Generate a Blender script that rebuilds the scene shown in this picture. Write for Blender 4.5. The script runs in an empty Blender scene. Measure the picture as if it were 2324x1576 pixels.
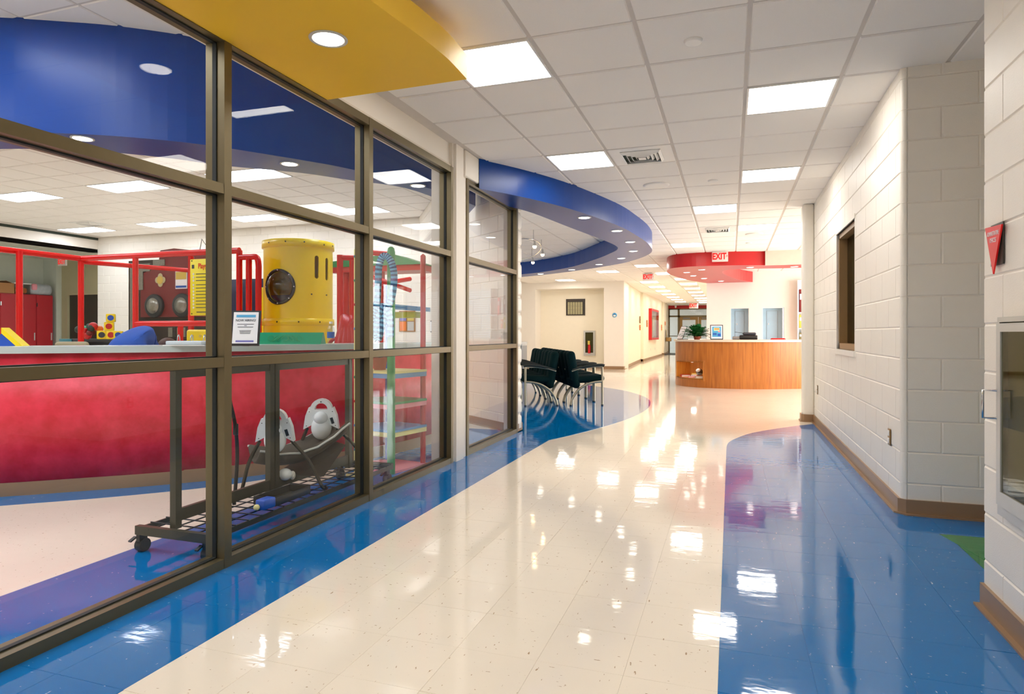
import bpy, bmesh, math, random
from mathutils import Vector, Matrix
random.seed(7)
S = bpy.context.scene
COL = S.collection
PI = math.pi
TH = 0.3275; FOC = 1460.0; HZ = 757.5; H = 1.18      # camera yaw, focal length in px (2324 wide), horizon row, eye height
CT, ST = math.cos(TH), math.sin(TH)
C1 = 2.925      # corridor ceiling
C2 = 3.62       # playroom ceiling

# ------------------------------------------------------------------ camera, world, exposure
cam_d = bpy.data.cameras.new('camera'); cam = bpy.data.objects.new('camera', cam_d); COL.objects.link(cam)
cam.location = (0, 0, H); cam.rotation_euler = (PI/2, 0, TH)
cam_d.sensor_width = 36; cam_d.lens = 36*FOC/2324; cam_d.shift_y = (HZ-788)/2324
cam_d.clip_start = 0.05; cam_d.clip_end = 200
S.camera = cam
W = bpy.data.worlds.new('sky'); S.world = W; W.use_nodes = True
W.node_tree.nodes['Background'].inputs[0].default_value = (0.80, 0.90, 1.0, 1)
W.node_tree.nodes['Background'].inputs[1].default_value = 0.9
S.view_settings.view_transform = 'Standard'; S.view_settings.look = 'None'
S.view_settings.gamma = 1; S.view_settings.use_curve_mapping = False
S.view_settings.exposure = 1.62
PANEL = 5.5       # strength of the corridor light panels
PANEL2 = 5.0      # playroom light panels
DOWN = 6.0       # downlights
def area(name, loc, rot, sx, sy, power, col=(1, 1, 1)):
    d = bpy.data.lights.new(name, 'AREA'); d.shape = 'RECTANGLE'; d.size = sx; d.size_y = sy; d.energy = power; d.color = col
    o = bpy.data.objects.new(name, d); COL.objects.link(o); o.location = loc; o.rotation_euler = rot
    return o
area('daylight_entrance', (5.6, 15.0, 1.9), (0, PI/2, 0), 2.6, 7.5, 260, (0.96, 0.98, 1.0))
cy = S.cycles
cy.max_bounces = 9; cy.diffuse_bounces = 5; cy.glossy_bounces = 4; cy.transmission_bounces = 4; cy.transparent_max_bounces = 24
cy.sample_clamp_indirect = 6.0; cy.use_denoising = True; cy.caustics_reflective = False; cy.caustics_refractive = False

# ------------------------------------------------------------------ materials
def lin(c):
    c = c/255.0
    return c/12.92 if c <= 0.04045 else ((c+0.055)/1.055)**2.4
def rgb(t): return (lin(t[0]), lin(t[1]), lin(t[2]), 1)
def newmat(name):
    m = bpy.data.materials.new(name); m.use_nodes = True
    nt = m.node_tree; nt.nodes.clear()
    return m, nt, nt.nodes, nt.links
def mat(name, c, rough=0.5, metal=0.0, var=0.06, scale=8.0, bump=0.0, bscale=60.0, emit=0, coat=0.0, stretch=None, spec=0.5):
    m, nt, n, l = newmat(name)
    o = n.new('ShaderNodeOutputMaterial'); b = n.new('ShaderNodeBsdfPrincipled')
    l.new(b.outputs[0], o.inputs[0])
    b.inputs['Roughness'].default_value = rough; b.inputs['Metallic'].default_value = metal
    b.inputs['Specular IOR Level'].default_value = spec
    if coat: b.inputs['Coat Weight'].default_value = coat; b.inputs['Coat Roughness'].default_value = 0.05
    base = rgb(c)
    tc = n.new('ShaderNodeTexCoord'); mp = n.new('ShaderNodeMapping'); l.new(tc.outputs['Object'], mp.inputs[0])
    if stretch: mp.inputs['Scale'].default_value = stretch
    nz = n.new('ShaderNodeTexNoise'); nz.inputs['Scale'].default_value = scale; nz.inputs['Detail'].default_value = 4
    l.new(mp.outputs[0], nz.inputs[0])
    mx = n.new('ShaderNodeMix'); mx.data_type = 'RGBA'
    mx.inputs[6].default_value = tuple(x*(1-var) for x in base[:3])+(1,); mx.inputs[7].default_value = tuple(min(1, x*(1+var)) for x in base[:3])+(1,)
    l.new(nz.outputs[0], mx.inputs[0]); l.new(mx.outputs[2], b.inputs['Base Color'])
    if bump:
        n2 = n.new('ShaderNodeTexNoise'); n2.inputs['Scale'].default_value = bscale; n2.inputs['Detail'].default_value = 3
        l.new(tc.outputs['Object'], n2.inputs[0])
        bp = n.new('ShaderNodeBump'); bp.inputs['Strength'].default_value = bump; bp.inputs['Distance'].default_value = 0.01
        l.new(n2.outputs[0], bp.inputs['Height']); l.new(bp.outputs[0], b.inputs['Normal'])
    if emit:
        b.inputs['Emission Color'].default_value = base; b.inputs['Emission Strength'].default_value = emit
    return m
def emis(name, c, s):
    m, nt, n, l = newmat(name)
    o = n.new('ShaderNodeOutputMaterial'); e = n.new('ShaderNodeEmission'); e.inputs[0].default_value = rgb(c); e.inputs[1].default_value = s
    l.new(e.outputs[0], o.inputs[0]); return m
def glass(name, tint=(0.975, 0.985, 0.98), rough=0.0, f0=0.018):
    m, nt, n, l = newmat(name)
    o = n.new('ShaderNodeOutputMaterial'); t = n.new('ShaderNodeBsdfTransparent'); t.inputs[0].default_value = tint+(1,)
    g = n.new('ShaderNodeBsdfGlossy'); g.inputs['Roughness'].default_value = rough
    ge = n.new('ShaderNodeNewGeometry'); d = n.new('ShaderNodeVectorMath'); d.operation = 'DOT_PRODUCT'
    l.new(ge.outputs['Incoming'], d.inputs[0]); l.new(ge.outputs['True Normal'], d.inputs[1])
    def ma(op, a, bb):
        k = n.new('ShaderNodeMath'); k.operation = op
        for i, v in enumerate((a, bb)):
            if v is None: continue
            if isinstance(v, (int, float)): k.inputs[i].default_value = v
            else: l.new(v, k.inputs[i])
        return k.outputs[0]
    ab = ma('ABSOLUTE', d.outputs['Value'], None); om = ma('SUBTRACT', 1.0, ab); p5 = ma('POWER', om, 5.0)
    fr = ma('ADD', ma('MULTIPLY', p5, 0.6), f0)
    mx = n.new('ShaderNodeMixShader'); l.new(fr, mx.inputs[0]); l.new(t.outputs[0], mx.inputs[1]); l.new(g.outputs[0], mx.inputs[2])
    l.new(mx.outputs[0], o.inputs[0]); return m
def vinyl(name, c, fleck, rough=0.055, fl=0.62, joint=0.93, tile=0.31):
    """waxed vinyl composition tile: flecks, faint joints, gentle surface waviness"""
    m, nt, n, l = newmat(name)
    o = n.new('ShaderNodeOutputMaterial'); b = n.new('ShaderNodeBsdfPrincipled'); l.new(b.outputs[0], o.inputs[0])
    b.inputs['Roughness'].default_value = rough; b.inputs['Specular IOR Level'].default_value = 0.5
    ge = n.new('ShaderNodeNewGeometry')
    mp = n.new('ShaderNodeMapping'); l.new(ge.outputs['Position'], mp.inputs[0]); mp.inputs['Scale'].default_value = (26, 70, 30); mp.inputs['Rotation'].default_value = (0, 0, 0.5)
    v = n.new('ShaderNodeTexNoise'); v.inputs['Scale'].default_value = 1.0; v.inputs['Detail'].default_value = 2.5; l.new(mp.outputs[0], v.inputs[0])
    mp2 = n.new('ShaderNodeMapping'); l.new(ge.outputs['Position'], mp2.inputs[0]); mp2.inputs['Scale'].default_value = (75, 24, 30); mp2.inputs['Rotation'].default_value = (0, 0, 0.3)
    v2 = n.new('ShaderNodeTexNoise'); v2.inputs['Scale'].default_value = 1.0; v2.inputs['Detail'].default_value = 2.5; l.new(mp2.outputs[0], v2.inputs[0])
    mxx = n.new('ShaderNodeMath'); mxx.operation = 'MAXIMUM'; l.new(v.outputs[0], mxx.inputs[0]); l.new(v2.outputs[0], mxx.inputs[1])
    r = n.new('ShaderNodeValToRGB'); r.color_ramp.elements[0].position = fl+0.08; r.color_ramp.elements[1].position = fl+0.115
    r.color_ramp.elements[0].color = (0, 0, 0, 1); r.color_ramp.elements[1].color = (1, 1, 1, 1)
    l.new(mxx.outputs[0], r.inputs[0])
    n3 = n.new('ShaderNodeTexNoise'); n3.inputs['Scale'].default_value = 1.7; l.new(ge.outputs['Position'], n3.inputs[0])
    base = rgb(c); cm = n.new('ShaderNodeMix'); cm.data_type = 'RGBA'
    cm.inputs[6].default_value = tuple(x*0.95 for x in base[:3])+(1,); cm.inputs[7].default_value = tuple(min(1, x*1.05) for x in base[:3])+(1,); l.new(n3.outputs[0], cm.inputs[0])
    fm = n.new('ShaderNodeMix'); fm.data_type = 'RGBA'; l.new(r.outputs[0], fm.inputs[0]); l.new(cm.outputs[2], fm.inputs[6]); fm.inputs[7].default_value = rgb(fleck)
    l.new(fm.outputs[2], b.inputs['Base Color'])
    w = n.new('ShaderNodeTexNoise'); w.inputs['Scale'].default_value = 5.0; w.inputs['Detail'].default_value = 3.0
    mp3 = n.new('ShaderNodeMapping'); mp3.inputs['Scale'].default_value = (1, 2.2, 1); l.new(ge.outputs['Position'], mp3.inputs[0]); l.new(mp3.outputs[0], w.inputs[0])
    bp = n.new('ShaderNodeBump'); bp.inputs['Strength'].default_value = 0.10; bp.inputs['Distance'].default_value = 0.008
    l.new(w.outputs[0], bp.inputs['Height']); l.new(bp.outputs[0], b.inputs['Normal'])
    return m
def wood(name, c1, c2, rough=0.35):
    m, nt, n, l = newmat(name)
    o = n.new('ShaderNodeOutputMaterial'); b = n.new('ShaderNodeBsdfPrincipled'); l.new(b.outputs[0], o.inputs[0]); b.inputs['Roughness'].default_value = rough
    tc = n.new('ShaderNodeTexCoord'); mp = n.new('ShaderNodeMapping'); mp.inputs['Scale'].default_value = (30, 30, 1.6); l.new(tc.outputs['Object'], mp.inputs[0])
    z = n.new('ShaderNodeTexNoise'); z.inputs['Scale'].default_value = 1.0; z.inputs['Detail'].default_value = 6; z.inputs['Distortion'].default_value = 0.6; l.new(mp.outputs[0], z.inputs[0])
    r = n.new('ShaderNodeValToRGB'); r.color_ramp.elements[0].position = 0.33; r.color_ramp.elements[1].position = 0.66
    r.color_ramp.elements[0].color = rgb(c1); r.color_ramp.elements[1].color = rgb(c2); l.new(z.outputs[0], r.inputs[0]); l.new(r.outputs[0], b.inputs['Base Color'])
    return m
def mottle(name, c1, c2, scale=5, rough=0.45):
    m, nt, n, l = newmat(name)
    o = n.new('ShaderNodeOutputMaterial'); b = n.new('ShaderNodeBsdfPrincipled'); l.new(b.outputs[0], o.inputs[0]); b.inputs['Roughness'].default_value = rough
    tc = n.new('ShaderNodeTexCoord'); z = n.new('ShaderNodeTexNoise'); z.inputs['Scale'].default_value = scale; z.inputs['Detail'].default_value = 7; z.inputs['Roughness'].default_value = 0.65
    l.new(tc.outputs['Object'], z.inputs[0])
    r = n.new('ShaderNodeValToRGB'); r.color_ramp.elements[0].position = 0.36; r.color_ramp.elements[1].position = 0.66
    r.color_ramp.elements[0].color = rgb(c1); r.color_ramp.elements[1].color = rgb(c2); l.new(z.outputs[0], r.inputs[0]); l.new(r.outputs[0], b.inputs['Base Color'])
    return m

M = dict(
    tile=mat('ceiling_tile', (247, 242, 236), 0.9, var=0.05, scale=240, bump=0.12, bscale=420),
    tee=mat('ceiling_tee', (214, 206, 198), 0.6),
    block=mat('painted_block', (246, 239, 227), 0.42, var=0.02, bump=0.16, bscale=240),
    mortar=mat('painted_mortar', (240, 232, 219), 0.5, var=0.02),
    wall=mat('wall_paint', (240, 232, 220), 0.5, var=0.015, bump=0.06, bscale=150),
    cream=mat('cream_paint', (244, 234, 212), 0.5, var=0.02),
    base=mat('brown_vinyl_base', (154, 122, 90), 0.35, var=0.05),
    bronze=mat('bronze_aluminium', (112, 100, 72), 0.34, metal=0.6, var=0.05, scale=30),
    gasket=mat('black_gasket', (20, 26, 24), 0.6),
    glass=glass('storefront_glass'), thin=glass('clear_glass', (0.96, 0.97, 0.97)),
    wired=glass('grey_glass', (0.60, 0.60, 0.48)),
    beige=vinyl('beige_vinyl', (241, 230, 212), (180, 152, 120)),
    blue=vinyl('blue_vinyl', (0, 110, 178), (150, 190, 220), fl=0.64),
    green=vinyl('green_vinyl', (30, 120, 50), (120, 180, 120), fl=0.64),
    joint=mat('floor_joint', (150, 135, 118), 0.5),
    yellow_s=mat('yellow_soffit_paint', (250, 200, 54), 0.5, var=0.02),
    blue_s=mat('blue_soffit_paint', (0, 62, 144), 0.3, var=0.02, spec=0.3),
    red_s=mat('red_soffit_paint', (196, 22, 26), 0.32, var=0.02),
    panel=emis('light_panel', (255, 250, 242), PANEL), panel2=emis('light_panel_playroom', (238, 243, 255), PANEL2),
    lamp=emis('downlight_lamp', (255, 246, 232), DOWN), dimlamp=emis('halogen_lamp', (255, 214, 160), 9.0),
    white=mat('white_enamel', (240, 238, 234), 0.35, var=0.02), offwhite=mat('off_white', (224, 218, 206), 0.5),
    grey=mat('grey_paint', (150, 150, 146), 0.5), lgrey=mat('light_grey_metal', (205, 204, 198), 0.35, metal=0.2),
    silver=mat('champagne_metal', (176, 168, 146), 0.3, metal=0.75), chrome=mat('chrome', (200, 200, 200), 0.15, metal=1.0),
    black=mat('black_plastic', (20, 22, 22), 0.4), fabric=mat('dark_green_fabric', (8, 34, 36), 0.95, var=0.2, scale=120, bump=0.1, bscale=300, spec=0.1),
    armpad=mat('dark_arm_pad', (12, 26, 24), 0.5),
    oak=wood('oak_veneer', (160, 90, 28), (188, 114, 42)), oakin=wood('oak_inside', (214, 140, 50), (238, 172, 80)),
    top=mat('counter_laminate', (222, 206, 186), 0.3, var=0.03), topgrey=mat('grey_counter_laminate', (190, 200, 196), 0.25, var=0.03),
    redlam=mottle('red_mottled_laminate', (206, 12, 36), (236, 52, 78), 6, 0.4),
    redpipe=mat('red_padded_pipe', (232, 8, 10), 0.25, var=0.03), redpl=mat('red_plastic', (200, 20, 24), 0.35), dkred=mat('dark_red_panel', (120, 28, 26), 0.5),
    signyel=mat('sign_yellow', (255, 232, 0), 0.5), yelpl=mat('yellow_plastic', (255, 222, 4), 0.28, var=0.03), greenpl=mat('green_plastic', (20, 150, 105), 0.35), bluepl=mat('blue_plastic', (24, 84, 190), 0.35),
    navy=mat('navy_plastic', (28, 34, 74), 0.35), teal=mat('teal_paint', (60, 130, 140), 0.4), orange=mat('orange_paint', (240, 120, 30), 0.45),
    greenp=mat('green_painted_wood', (44, 140, 76), 0.4), lime=mat('lime_paint', (170, 180, 50), 0.4), bluep=mat('blue_painted_wood', (92, 150, 200), 0.4), creamy=mat('pale_yellow_paint', (240, 230, 160), 0.4),
    cart=mat('brown_enamel', (58, 56, 40), 0.35, metal=0.3), cartwire=mat('dark_wire', (24, 30, 34), 0.4, metal=0.3),
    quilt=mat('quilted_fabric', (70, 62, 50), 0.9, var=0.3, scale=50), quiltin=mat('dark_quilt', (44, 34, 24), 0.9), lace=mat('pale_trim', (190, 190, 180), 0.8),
    swing=mat('white_gloss_plastic', (236, 240, 240), 0.15, var=0.02), tubing=mat('dark_steel_tube', (62, 58, 48), 0.25, metal=0.7),
    strap=mat('black_webbing', (16, 16, 18), 0.8), shirt=mat('blue_shirt', (28, 84, 178), 0.85, var=0.12, scale=9), trousers=mat('dark_trousers', (34, 36, 46), 0.85),
    skin=mat('skin', (205, 150, 120), 0.5), hair=mat('brown_hair', (84, 50, 36), 0.6, var=0.3, scale=40),
    paper=mat('white_paper', (246, 246, 246), 0.6), ink=mat('dark_ink', (60, 64, 72), 0.6), bluepr=mat('blue_print', (80, 170, 215), 0.5), purpr=mat('violet_print', (120, 120, 190), 0.5),
    bottle=glass('bottle_plastic', (0.88, 0.92, 0.94), 0.05, 0.06), water=mat('bottle_label', (40, 96, 180), 0.4),
    binder=mat('grey_binder', (200, 210, 214), 0.35), tan=mat('tan_metal', (150, 116, 74), 0.4), tandoor=mat('tan_door', (176, 140, 82), 0.45), olive=mat('dull_olive', (128, 116, 76), 0.7, var=0.12, scale=6),
    exitf=mat('exit_face', (226, 214, 208), 0.5), exitr=mat('exit_letters', (224, 2, 2), 0.5, emit=0.3),
    signred=mat('pennant_red', (242, 8, 10), 0.35), plaque=mat('dark_plaque', (58, 48, 40), 0.4),
    leaf=mat('fern_green', (22, 104, 42), 0.5, var=0.3, scale=20), terra=mat('terracotta', (150, 70, 46), 0.7),
    bluegl=mat('bluish_lit_door', (186, 214, 232), 0.4), cardbd=mat('cardboard', (170, 120, 72), 0.8), bag=mat('grey_bag', (176, 180, 184), 0.4, var=0.25, scale=12), clear=glass('clear_bin', (0.85, 0.86, 0.86), 0.1, 0.06),
    snake1=mat('plush_pale_blue', (100, 172, 212), 0.95, bump=0.3, bscale=90), snake2=mat('plush_deep_blue', (24, 74, 124), 0.95, bump=0.3, bscale=90),
    shade=mat('window_blind', (236, 236, 230), 0.6), bulk=mat('bulkhead_paint', (224, 212, 196), 0.6), dkgreen=mat('dark_trim', (34, 52, 40), 0.5),
    sage=mat('sage_paint', (196, 200, 186), 0.6), khaki=mat('khaki_paint', (176, 166, 130), 0.6), dkdoor=mat('dark_olive_door', (40, 40, 26), 0.5), cabred=mat('red_cabinet_laminate', (176, 22, 36), 0.4), pink=mat('pink_paint', (236, 150, 160), 0.5),
    brass=mat('brass_plate', (150, 118, 70), 0.35, metal=0.6), foil=mat('embossed_metal', (150, 150, 138), 0.3, metal=0.6, var=0.35, scale=60), net=mat('brown_net_panel', (52, 40, 26), 0.7), tyre=mat('dark_rubber', (38, 44, 42), 0.6), gold=mat('gold_badge', (214, 186, 80), 0.45), palegold=mat('directory_strip', (196, 186, 140), 0.5),
)

# ------------------------------------------------------------------ mesh helpers
class MB:
    def __init__(s): s.v = []; s.f = []; s.mi = []; s.sm = []
    def add(s, vs, fs, mi=0, sm=False):
        b = len(s.v); s.v += [tuple(x) for x in vs]
        for f in fs: s.f.append([b+i for i in f]); s.mi.append(mi); s.sm.append(sm)
        return s
    def box(s, c, d, rz=0.0, mi=0, rx=0.0, ry=0.0):
        R = Matrix.Rotation(rz, 3, 'Z') @ Matrix.Rotation(ry, 3, 'Y') @ Matrix.Rotation(rx, 3, 'X')
        vs = [Vector(c)+R @ Vector((x*d[0]/2, y*d[1]/2, z*d[2]/2)) for z in (-1, 1) for y in (-1, 1) for x in (-1, 1)]
        return s.add(vs, [(0, 2, 3, 1), (4, 5, 7, 6), (0, 1, 5, 4), (2, 6, 7, 3), (0, 4, 6, 2), (1, 3, 7, 5)], mi)
    def b2(s, a, b, mi=0):
        return s.box([(a[i]+b[i])/2 for i in range(3)], [abs(b[i]-a[i]) for i in range(3)], 0, mi)
    def rbox(s, c, d, r, mi=0, rz=0.0, rx=0.0, ry=0.0, seg=2, sm=True):
        bm = bmesh.new(); bmesh.ops.create_cube(bm, size=1)
        for v in bm.verts: v.co = Vector((v.co.x*d[0], v.co.y*d[1], v.co.z*d[2]))
        bmesh.ops.bevel(bm, geom=bm.edges[:]+bm.verts[:], offset=min(r, min(d)*0.49), segments=seg, affect='EDGES', profile=0.5)
        R = Matrix.Rotation(rz, 3, 'Z') @ Matrix.Rotation(ry, 3, 'Y') @ Matrix.Rotation(rx, 3, 'X')
        bm.verts.index_update()
        s.add([Vector(c)+R @ v.co for v in bm.verts], [[v.index for v in f.verts] for f in bm.faces], mi, sm); bm.free(); return s
    def tube(s, pts, r, n=8, mi=0, caps=True, sm=True, closed=False):
        pts = [Vector(p) for p in pts]; k = len(pts); rr = r if isinstance(r, (list, tuple)) else [r]*k
        T = []
        for i in range(k):
            a = pts[(i-1) % k] if (closed or i > 0) else pts[0]; b = pts[(i+1) % k] if (closed or i < k-1) else pts[-1]
            T.append((b-a).normalized())
        up = Vector((0, 0, 1)) if abs(T[0].z) < 0.9 else Vector((1, 0, 0))
        u = T[0].cross(up).normalized(); vs = []; fs = []
        for i in range(k):
            u = (u-T[i]*u.dot(T[i])).normalized(); w = T[i].cross(u)
            for j in range(n):
                a = 2*PI*j/n; vs.append(pts[i]+(u*math.cos(a)+w*math.sin(a))*rr[i])
        for i in range(k if closed else k-1):
            i2 = (i+1) % k
            for j in range(n):
                j2 = (j+1) % n; fs.append((i*n+j, i*n+j2, i2*n+j2, i2*n+j))
        s.add(vs, fs, mi, sm)
        if caps and not closed:
            s.add(vs[:n], [tuple(range(n))[::-1]], mi); s.add(vs[-n:], [tuple(range(n))], mi)
        return s
    def cyl(s, p0, p1, r, n=14, mi=0, r2=None):
        return s.tube([p0, p1], [r, r if r2 is None else r2], n, mi)
    def lathe(s, prof, c, n=24, mi=0, M3=None, sm=True):
        vs = []; fs = []; k = len(prof)
        for (r, z) in prof:
            for j in range(n):
                p = Vector((r*math.cos(2*PI*j/n), r*math.sin(2*PI*j/n), z))
                if M3 is not None: p = M3 @ p
                vs.append(Vector(c)+p)
        for i in range(k-1):
            for j in range(n):
                j2 = (j+1) % n; fs.append((i*n+j, i*n+j2, (i+1)*n+j2, (i+1)*n+j))
        s.add(vs, fs, mi, sm)
        if prof[0][0] > 1e-4: s.add(vs[:n], [tuple(range(n))[::-1]], mi)
        if prof[-1][0] > 1e-4: s.add(vs[-n:], [tuple(range(n))], mi)
        return s
    def prism(s, poly, z0, z1, mi=0, sm_side=False, mside=None):
        k = len(poly); A = sum(poly[i][0]*poly[(i+1) % k][1]-poly[(i+1) % k][0]*poly[i][1] for i in range(k))
        if A < 0: poly = poly[::-1]
        vs = [(x, y, z0) for x, y in poly]+[(x, y, z1) for x, y in poly]
        s.add(vs, [tuple(range(k))[::-1], tuple(range(k, 2*k))], mi)
        s.add(vs, [(i, (i+1) % k, k+(i+1) % k, k+i) for i in range(k)], mi if mside is None else mside, sm_side); return s
    def slab(s, poly3, nrm, t, mi=0):
        """polygon in 3D extruded by t along nrm"""
        k = len(poly3); nv = Vector(nrm)*t; vs = [Vector(p) for p in poly3]+[Vector(p)+nv for p in poly3]
        return s.add(vs, [tuple(range(k))[::-1], tuple(range(k, 2*k))]+[(i, (i+1) % k, k+(i+1) % k, k+i) for i in range(k)], mi)
    def strip(s, path, z0, z1, t, mi=0, sm=False):
        """vertical ribbon wall along path, thickness t to the left of travel"""
        k = len(path); nr = []
        for i in range(k):
            a = Vector(path[max(0, i-1)]); b = Vector(path[min(k-1, i+1)]); d = (b-a).normalized(); nr.append(Vector((-d.y, d.x)))
        poly = [tuple(p) for p in path]+[(path[i][0]+nr[i].x*t, path[i][1]+nr[i].y*t) for i in range(k-1, -1, -1)]
        vs = [(x, y, z0) for x, y in poly]+[(x, y, z1) for x, y in poly]; q = len(poly); fs = []
        for i in range(k-1):
            o = q-1-i; fs += [(i, i+1, q+i+1, q+i), (o-1, o, q+o, q+o-1), (i, o, o-1, i+1), (q+i, q+i+1, q+o-1, q+o)]
        fs += [(k-1, k, q+k, q+k-1), (q-1, 0, q, q+q-1)]
        s.add(vs, fs, mi, sm); return s
    def ell(s, c, r, n=16, m=10, mi=0):
        return s.lathe([(max(1e-5, math.sin(PI*i/m)), -math.cos(PI*i/m)) for i in range(m+1)], c, n, mi, Matrix(((r[0], 0, 0), (0, r[1], 0), (0, 0, r[2]))))
    def mesh(s, name, mats, org=(0, 0, 0)):
        me = bpy.data.meshes.new(name)
        me.from_pydata([(x-org[0], y-org[1], z-org[2]) for x, y, z in s.v], [], s.f)
        for m in (mats if isinstance(mats, (list, tuple)) else [mats]): me.materials.append(M[m] if isinstance(m, str) else m)
        me.polygons.foreach_set('material_index', s.mi); me.polygons.foreach_set('use_smooth', s.sm)
        me.validate(); bm = bmesh.new(); bm.from_mesh(me); bmesh.ops.recalc_face_normals(bm, faces=bm.faces); bm.to_mesh(me); bm.free(); me.update()
        return me
    def build(s, name, mats, parent=None, org=None, loc=None, label=None):
        if org is None: org = parent['org'] if parent is not None and 'org' in parent else (0, 0, 0)
        o = bpy.data.objects.new(name, s.mesh(name, mats, org)); COL.objects.link(o)
        if parent is not None: o.parent = parent
        else: o.location = org
        if loc is not None: o.location = loc
        if label: o['label'] = label
        return o
def tag(o, label=None, cat=None, group=None, kind=None):
    if label: o['label'] = label
    if cat: o['category'] = cat
    if group: o['group'] = group
    if kind: o['kind'] = kind
    return o
ORG = {}
def thing(name, label, cat, loc=(0, 0, 0), rz=0.0, group=None, kind=None):
    o = bpy.data.objects.new(name, None); o.empty_display_size = 0.1; COL.objects.link(o); o.location = loc; o.rotation_euler = (0, 0, rz)
    return tag(o, label, cat, group, kind)
class WT:
    """thing whose parts are modelled in world coordinates"""
    def __init__(s, name, label, cat, loc, group=None, kind=None): s.o = thing(name, label, cat, loc, 0, group, kind); s.loc = loc
    def part(s, mb, name, mats, parent=None, label=None):
        o = mb.build(name, mats, parent or s.o, org=s.loc); 
        if label: o['label'] = label
        return o
def struct(name, mb, mats, parent=None):
    o = mb.build(name, mats, parent)
    if parent is None: o['kind'] = 'structure'
    return o
def text(name, body, size, m, parent, loc, rot, sx=1.0, align='CENTER', ext=0.0006, bold=0.0):
    cu = bpy.data.curves.new(name, 'FONT'); cu.body = body; cu.size = size; cu.align_x = align; cu.align_y = 'CENTER'; cu.extrude = ext; cu.resolution_u = 3; cu.offset = size*bold
    tmp = bpy.data.objects.new(name, cu); COL.objects.link(tmp); dg = bpy.context.evaluated_depsgraph_get(); dg.update()
    me = bpy.data.meshes.new_from_object(tmp.evaluated_get(dg), depsgraph=dg); bpy.data.objects.remove(tmp); bpy.data.curves.remove(cu)
    me.materials.clear(); me.materials.append(M[m]); o = bpy.data.objects.new(name, me); COL.objects.link(o); o.parent = parent
    o.location = loc; o.rotation_euler = rot; o.scale = (sx, 1, 1); return o
def copy_tree(o, parent=None):
    c = o.copy(); COL.objects.link(c); c.parent = parent
    for ch in o.children: copy_tree(ch, c)
    return c
def smooth(pts, n=8, closed=False):
    P = [Vector(p) for p in pts]; out = []; k = len(P)
    for i in range(k if closed else k-1):
        g = (lambda j: P[j % k]) if closed else (lambda j: P[max(0, min(k-1, j))])
        a, b, c, d = g(i-1), g(i), g(i+1), g(i+2)
        for q in range(n):
            t = q/n; out.append(tuple(0.5*((2*b)+(c-a)*t+(2*a-5*b+4*c-d)*t*t+(3*b-a-3*c+d)*t**3)))
    if not closed: out.append(tuple(P[-1]))
    return out
def pj(x, y, z):
    r = CT*x+ST*y; d = -ST*x+CT*y
    if d < 0.05: return (1e9, 1e9, d)
    return (1162+FOC*r/d, HZ-FOC*(z-H)/d, d)
def seen(x, y, z, mg=80):
    a, b, d = pj(x, y, z); return -mg < a < 2324+mg and -mg < b < 1576+mg

# ------------------------------------------------------------------ floor
circ = smooth([(-1.9, 6.87), (-1.70, 7.45), (-1.49, 8.22), (-1.30, 9.26), (-1.24, 10.5), (-1.40, 11.75), (-1.8, 12.82), (-2.35, 13.7), (-3.5, 14.8), (-4.9, 15.8), (-6.5, 16.3)], 6)
rcur = smooth([(-0.04, 7.05), (0.0, 7.45), (0.20, 8.05), (0.48, 8.52), (0.76, 8.9), (1.06, 9.25)], 5)
ctr = smooth([(-6.4, 2.62), (-5.5, 2.86), (-4.986, 3.204), (-4.597, 3.514), (-4.193, 3.857), (-3.757, 4.33), (-3.465, 4.838), (-3.2, 5.35), (-3.07, 5.9), (-3.02, 6.42)], 4)
fl = MB().b2((-22, -6, -0.2), (10, 46, 0.0)); floor = struct('floor', fl, 'beige')
def inlay(poly, m, z=0.0012):
    return MB().prism(poly, -0.01, z).build('floor_inlay', m, floor)
YT = 6.87      # single tiles up to here, sheets of the same colour with no separable joints beyond
inlay([(-2.43, YT)]+circ+[(-6.5, 7.6), (-4.0, 8.6), (-2.6, 7.46), (-2.43, 7.46)], 'blue')
inlay([(-0.04, YT), (-0.04, 7.05)]+rcur+[(1.06, YT)], 'blue')
inlay([(-3.1, -1.5), (-2.5, -1.5), (-2.5, 7.4), (-3.1, 7.4)], 'blue')
inlay([(x-0.0, y-0.36) for x, y in ctr if x < -3.5]+[(-3.12, 5.0), (-3.1, 7.4), (-3.2, 7.6), (-3.35, 7.8)]+[(x-0.1, y+0.1) for x, y in ctr[::-1]], 'blue')
TS = 0.31; G = 0.0003
def ftile(): 
    a = TS/2-G; b = a-0.0004; z = 0.0018
    return MB().add([(-a, -a, 0), (a, -a, 0), (a, a, 0), (-a, a, 0), (-b, -b, z), (b, -b, z), (b, b, z), (-b, b, z)], [(4, 5, 6, 7), (0, 1, 5, 4), (1, 2, 6, 5), (2, 3, 7, 6), (3, 0, 4, 7)])
TM = {k: ftile().mesh('floor_tile', k) for k in ('beige', 'blue', 'green')}
def add_tile(x, y, k):
    o = bpy.data.objects.new('floor_tile', TM[k]); COL.objects.link(o); o.parent = floor; o.location = (x, y, 0)
    o.rotation_euler = (random.gauss(0, 0.0005), random.gauss(0, 0.0005), 0)
nt_ = 0
for i in range(-8, 5):
    for j in range(0, 19):
        x = -0.04+TS*(i+0.5); y = YT-TS*(j+0.5)
        if x < -2.4 or x > 1.06 or not seen(x, y, 0, 60): continue
        add_tile(x, y, 'beige' if -6 <= i < 0 else 'blue'); nt_ += 1
for i in range(4, 7):                       # the alcove on the right
    for j in range(6, 12):
        x = -0.04+TS*(i+0.5); y = YT-TS*(j+0.5)
        if y < 4.8 and y > 3.2 and x > 1.05 and seen(x, y, 0): add_tile(x, y, 'green' if (x-1.15) > 0.0 and (4.42-y) > 0 else 'blue')
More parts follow.
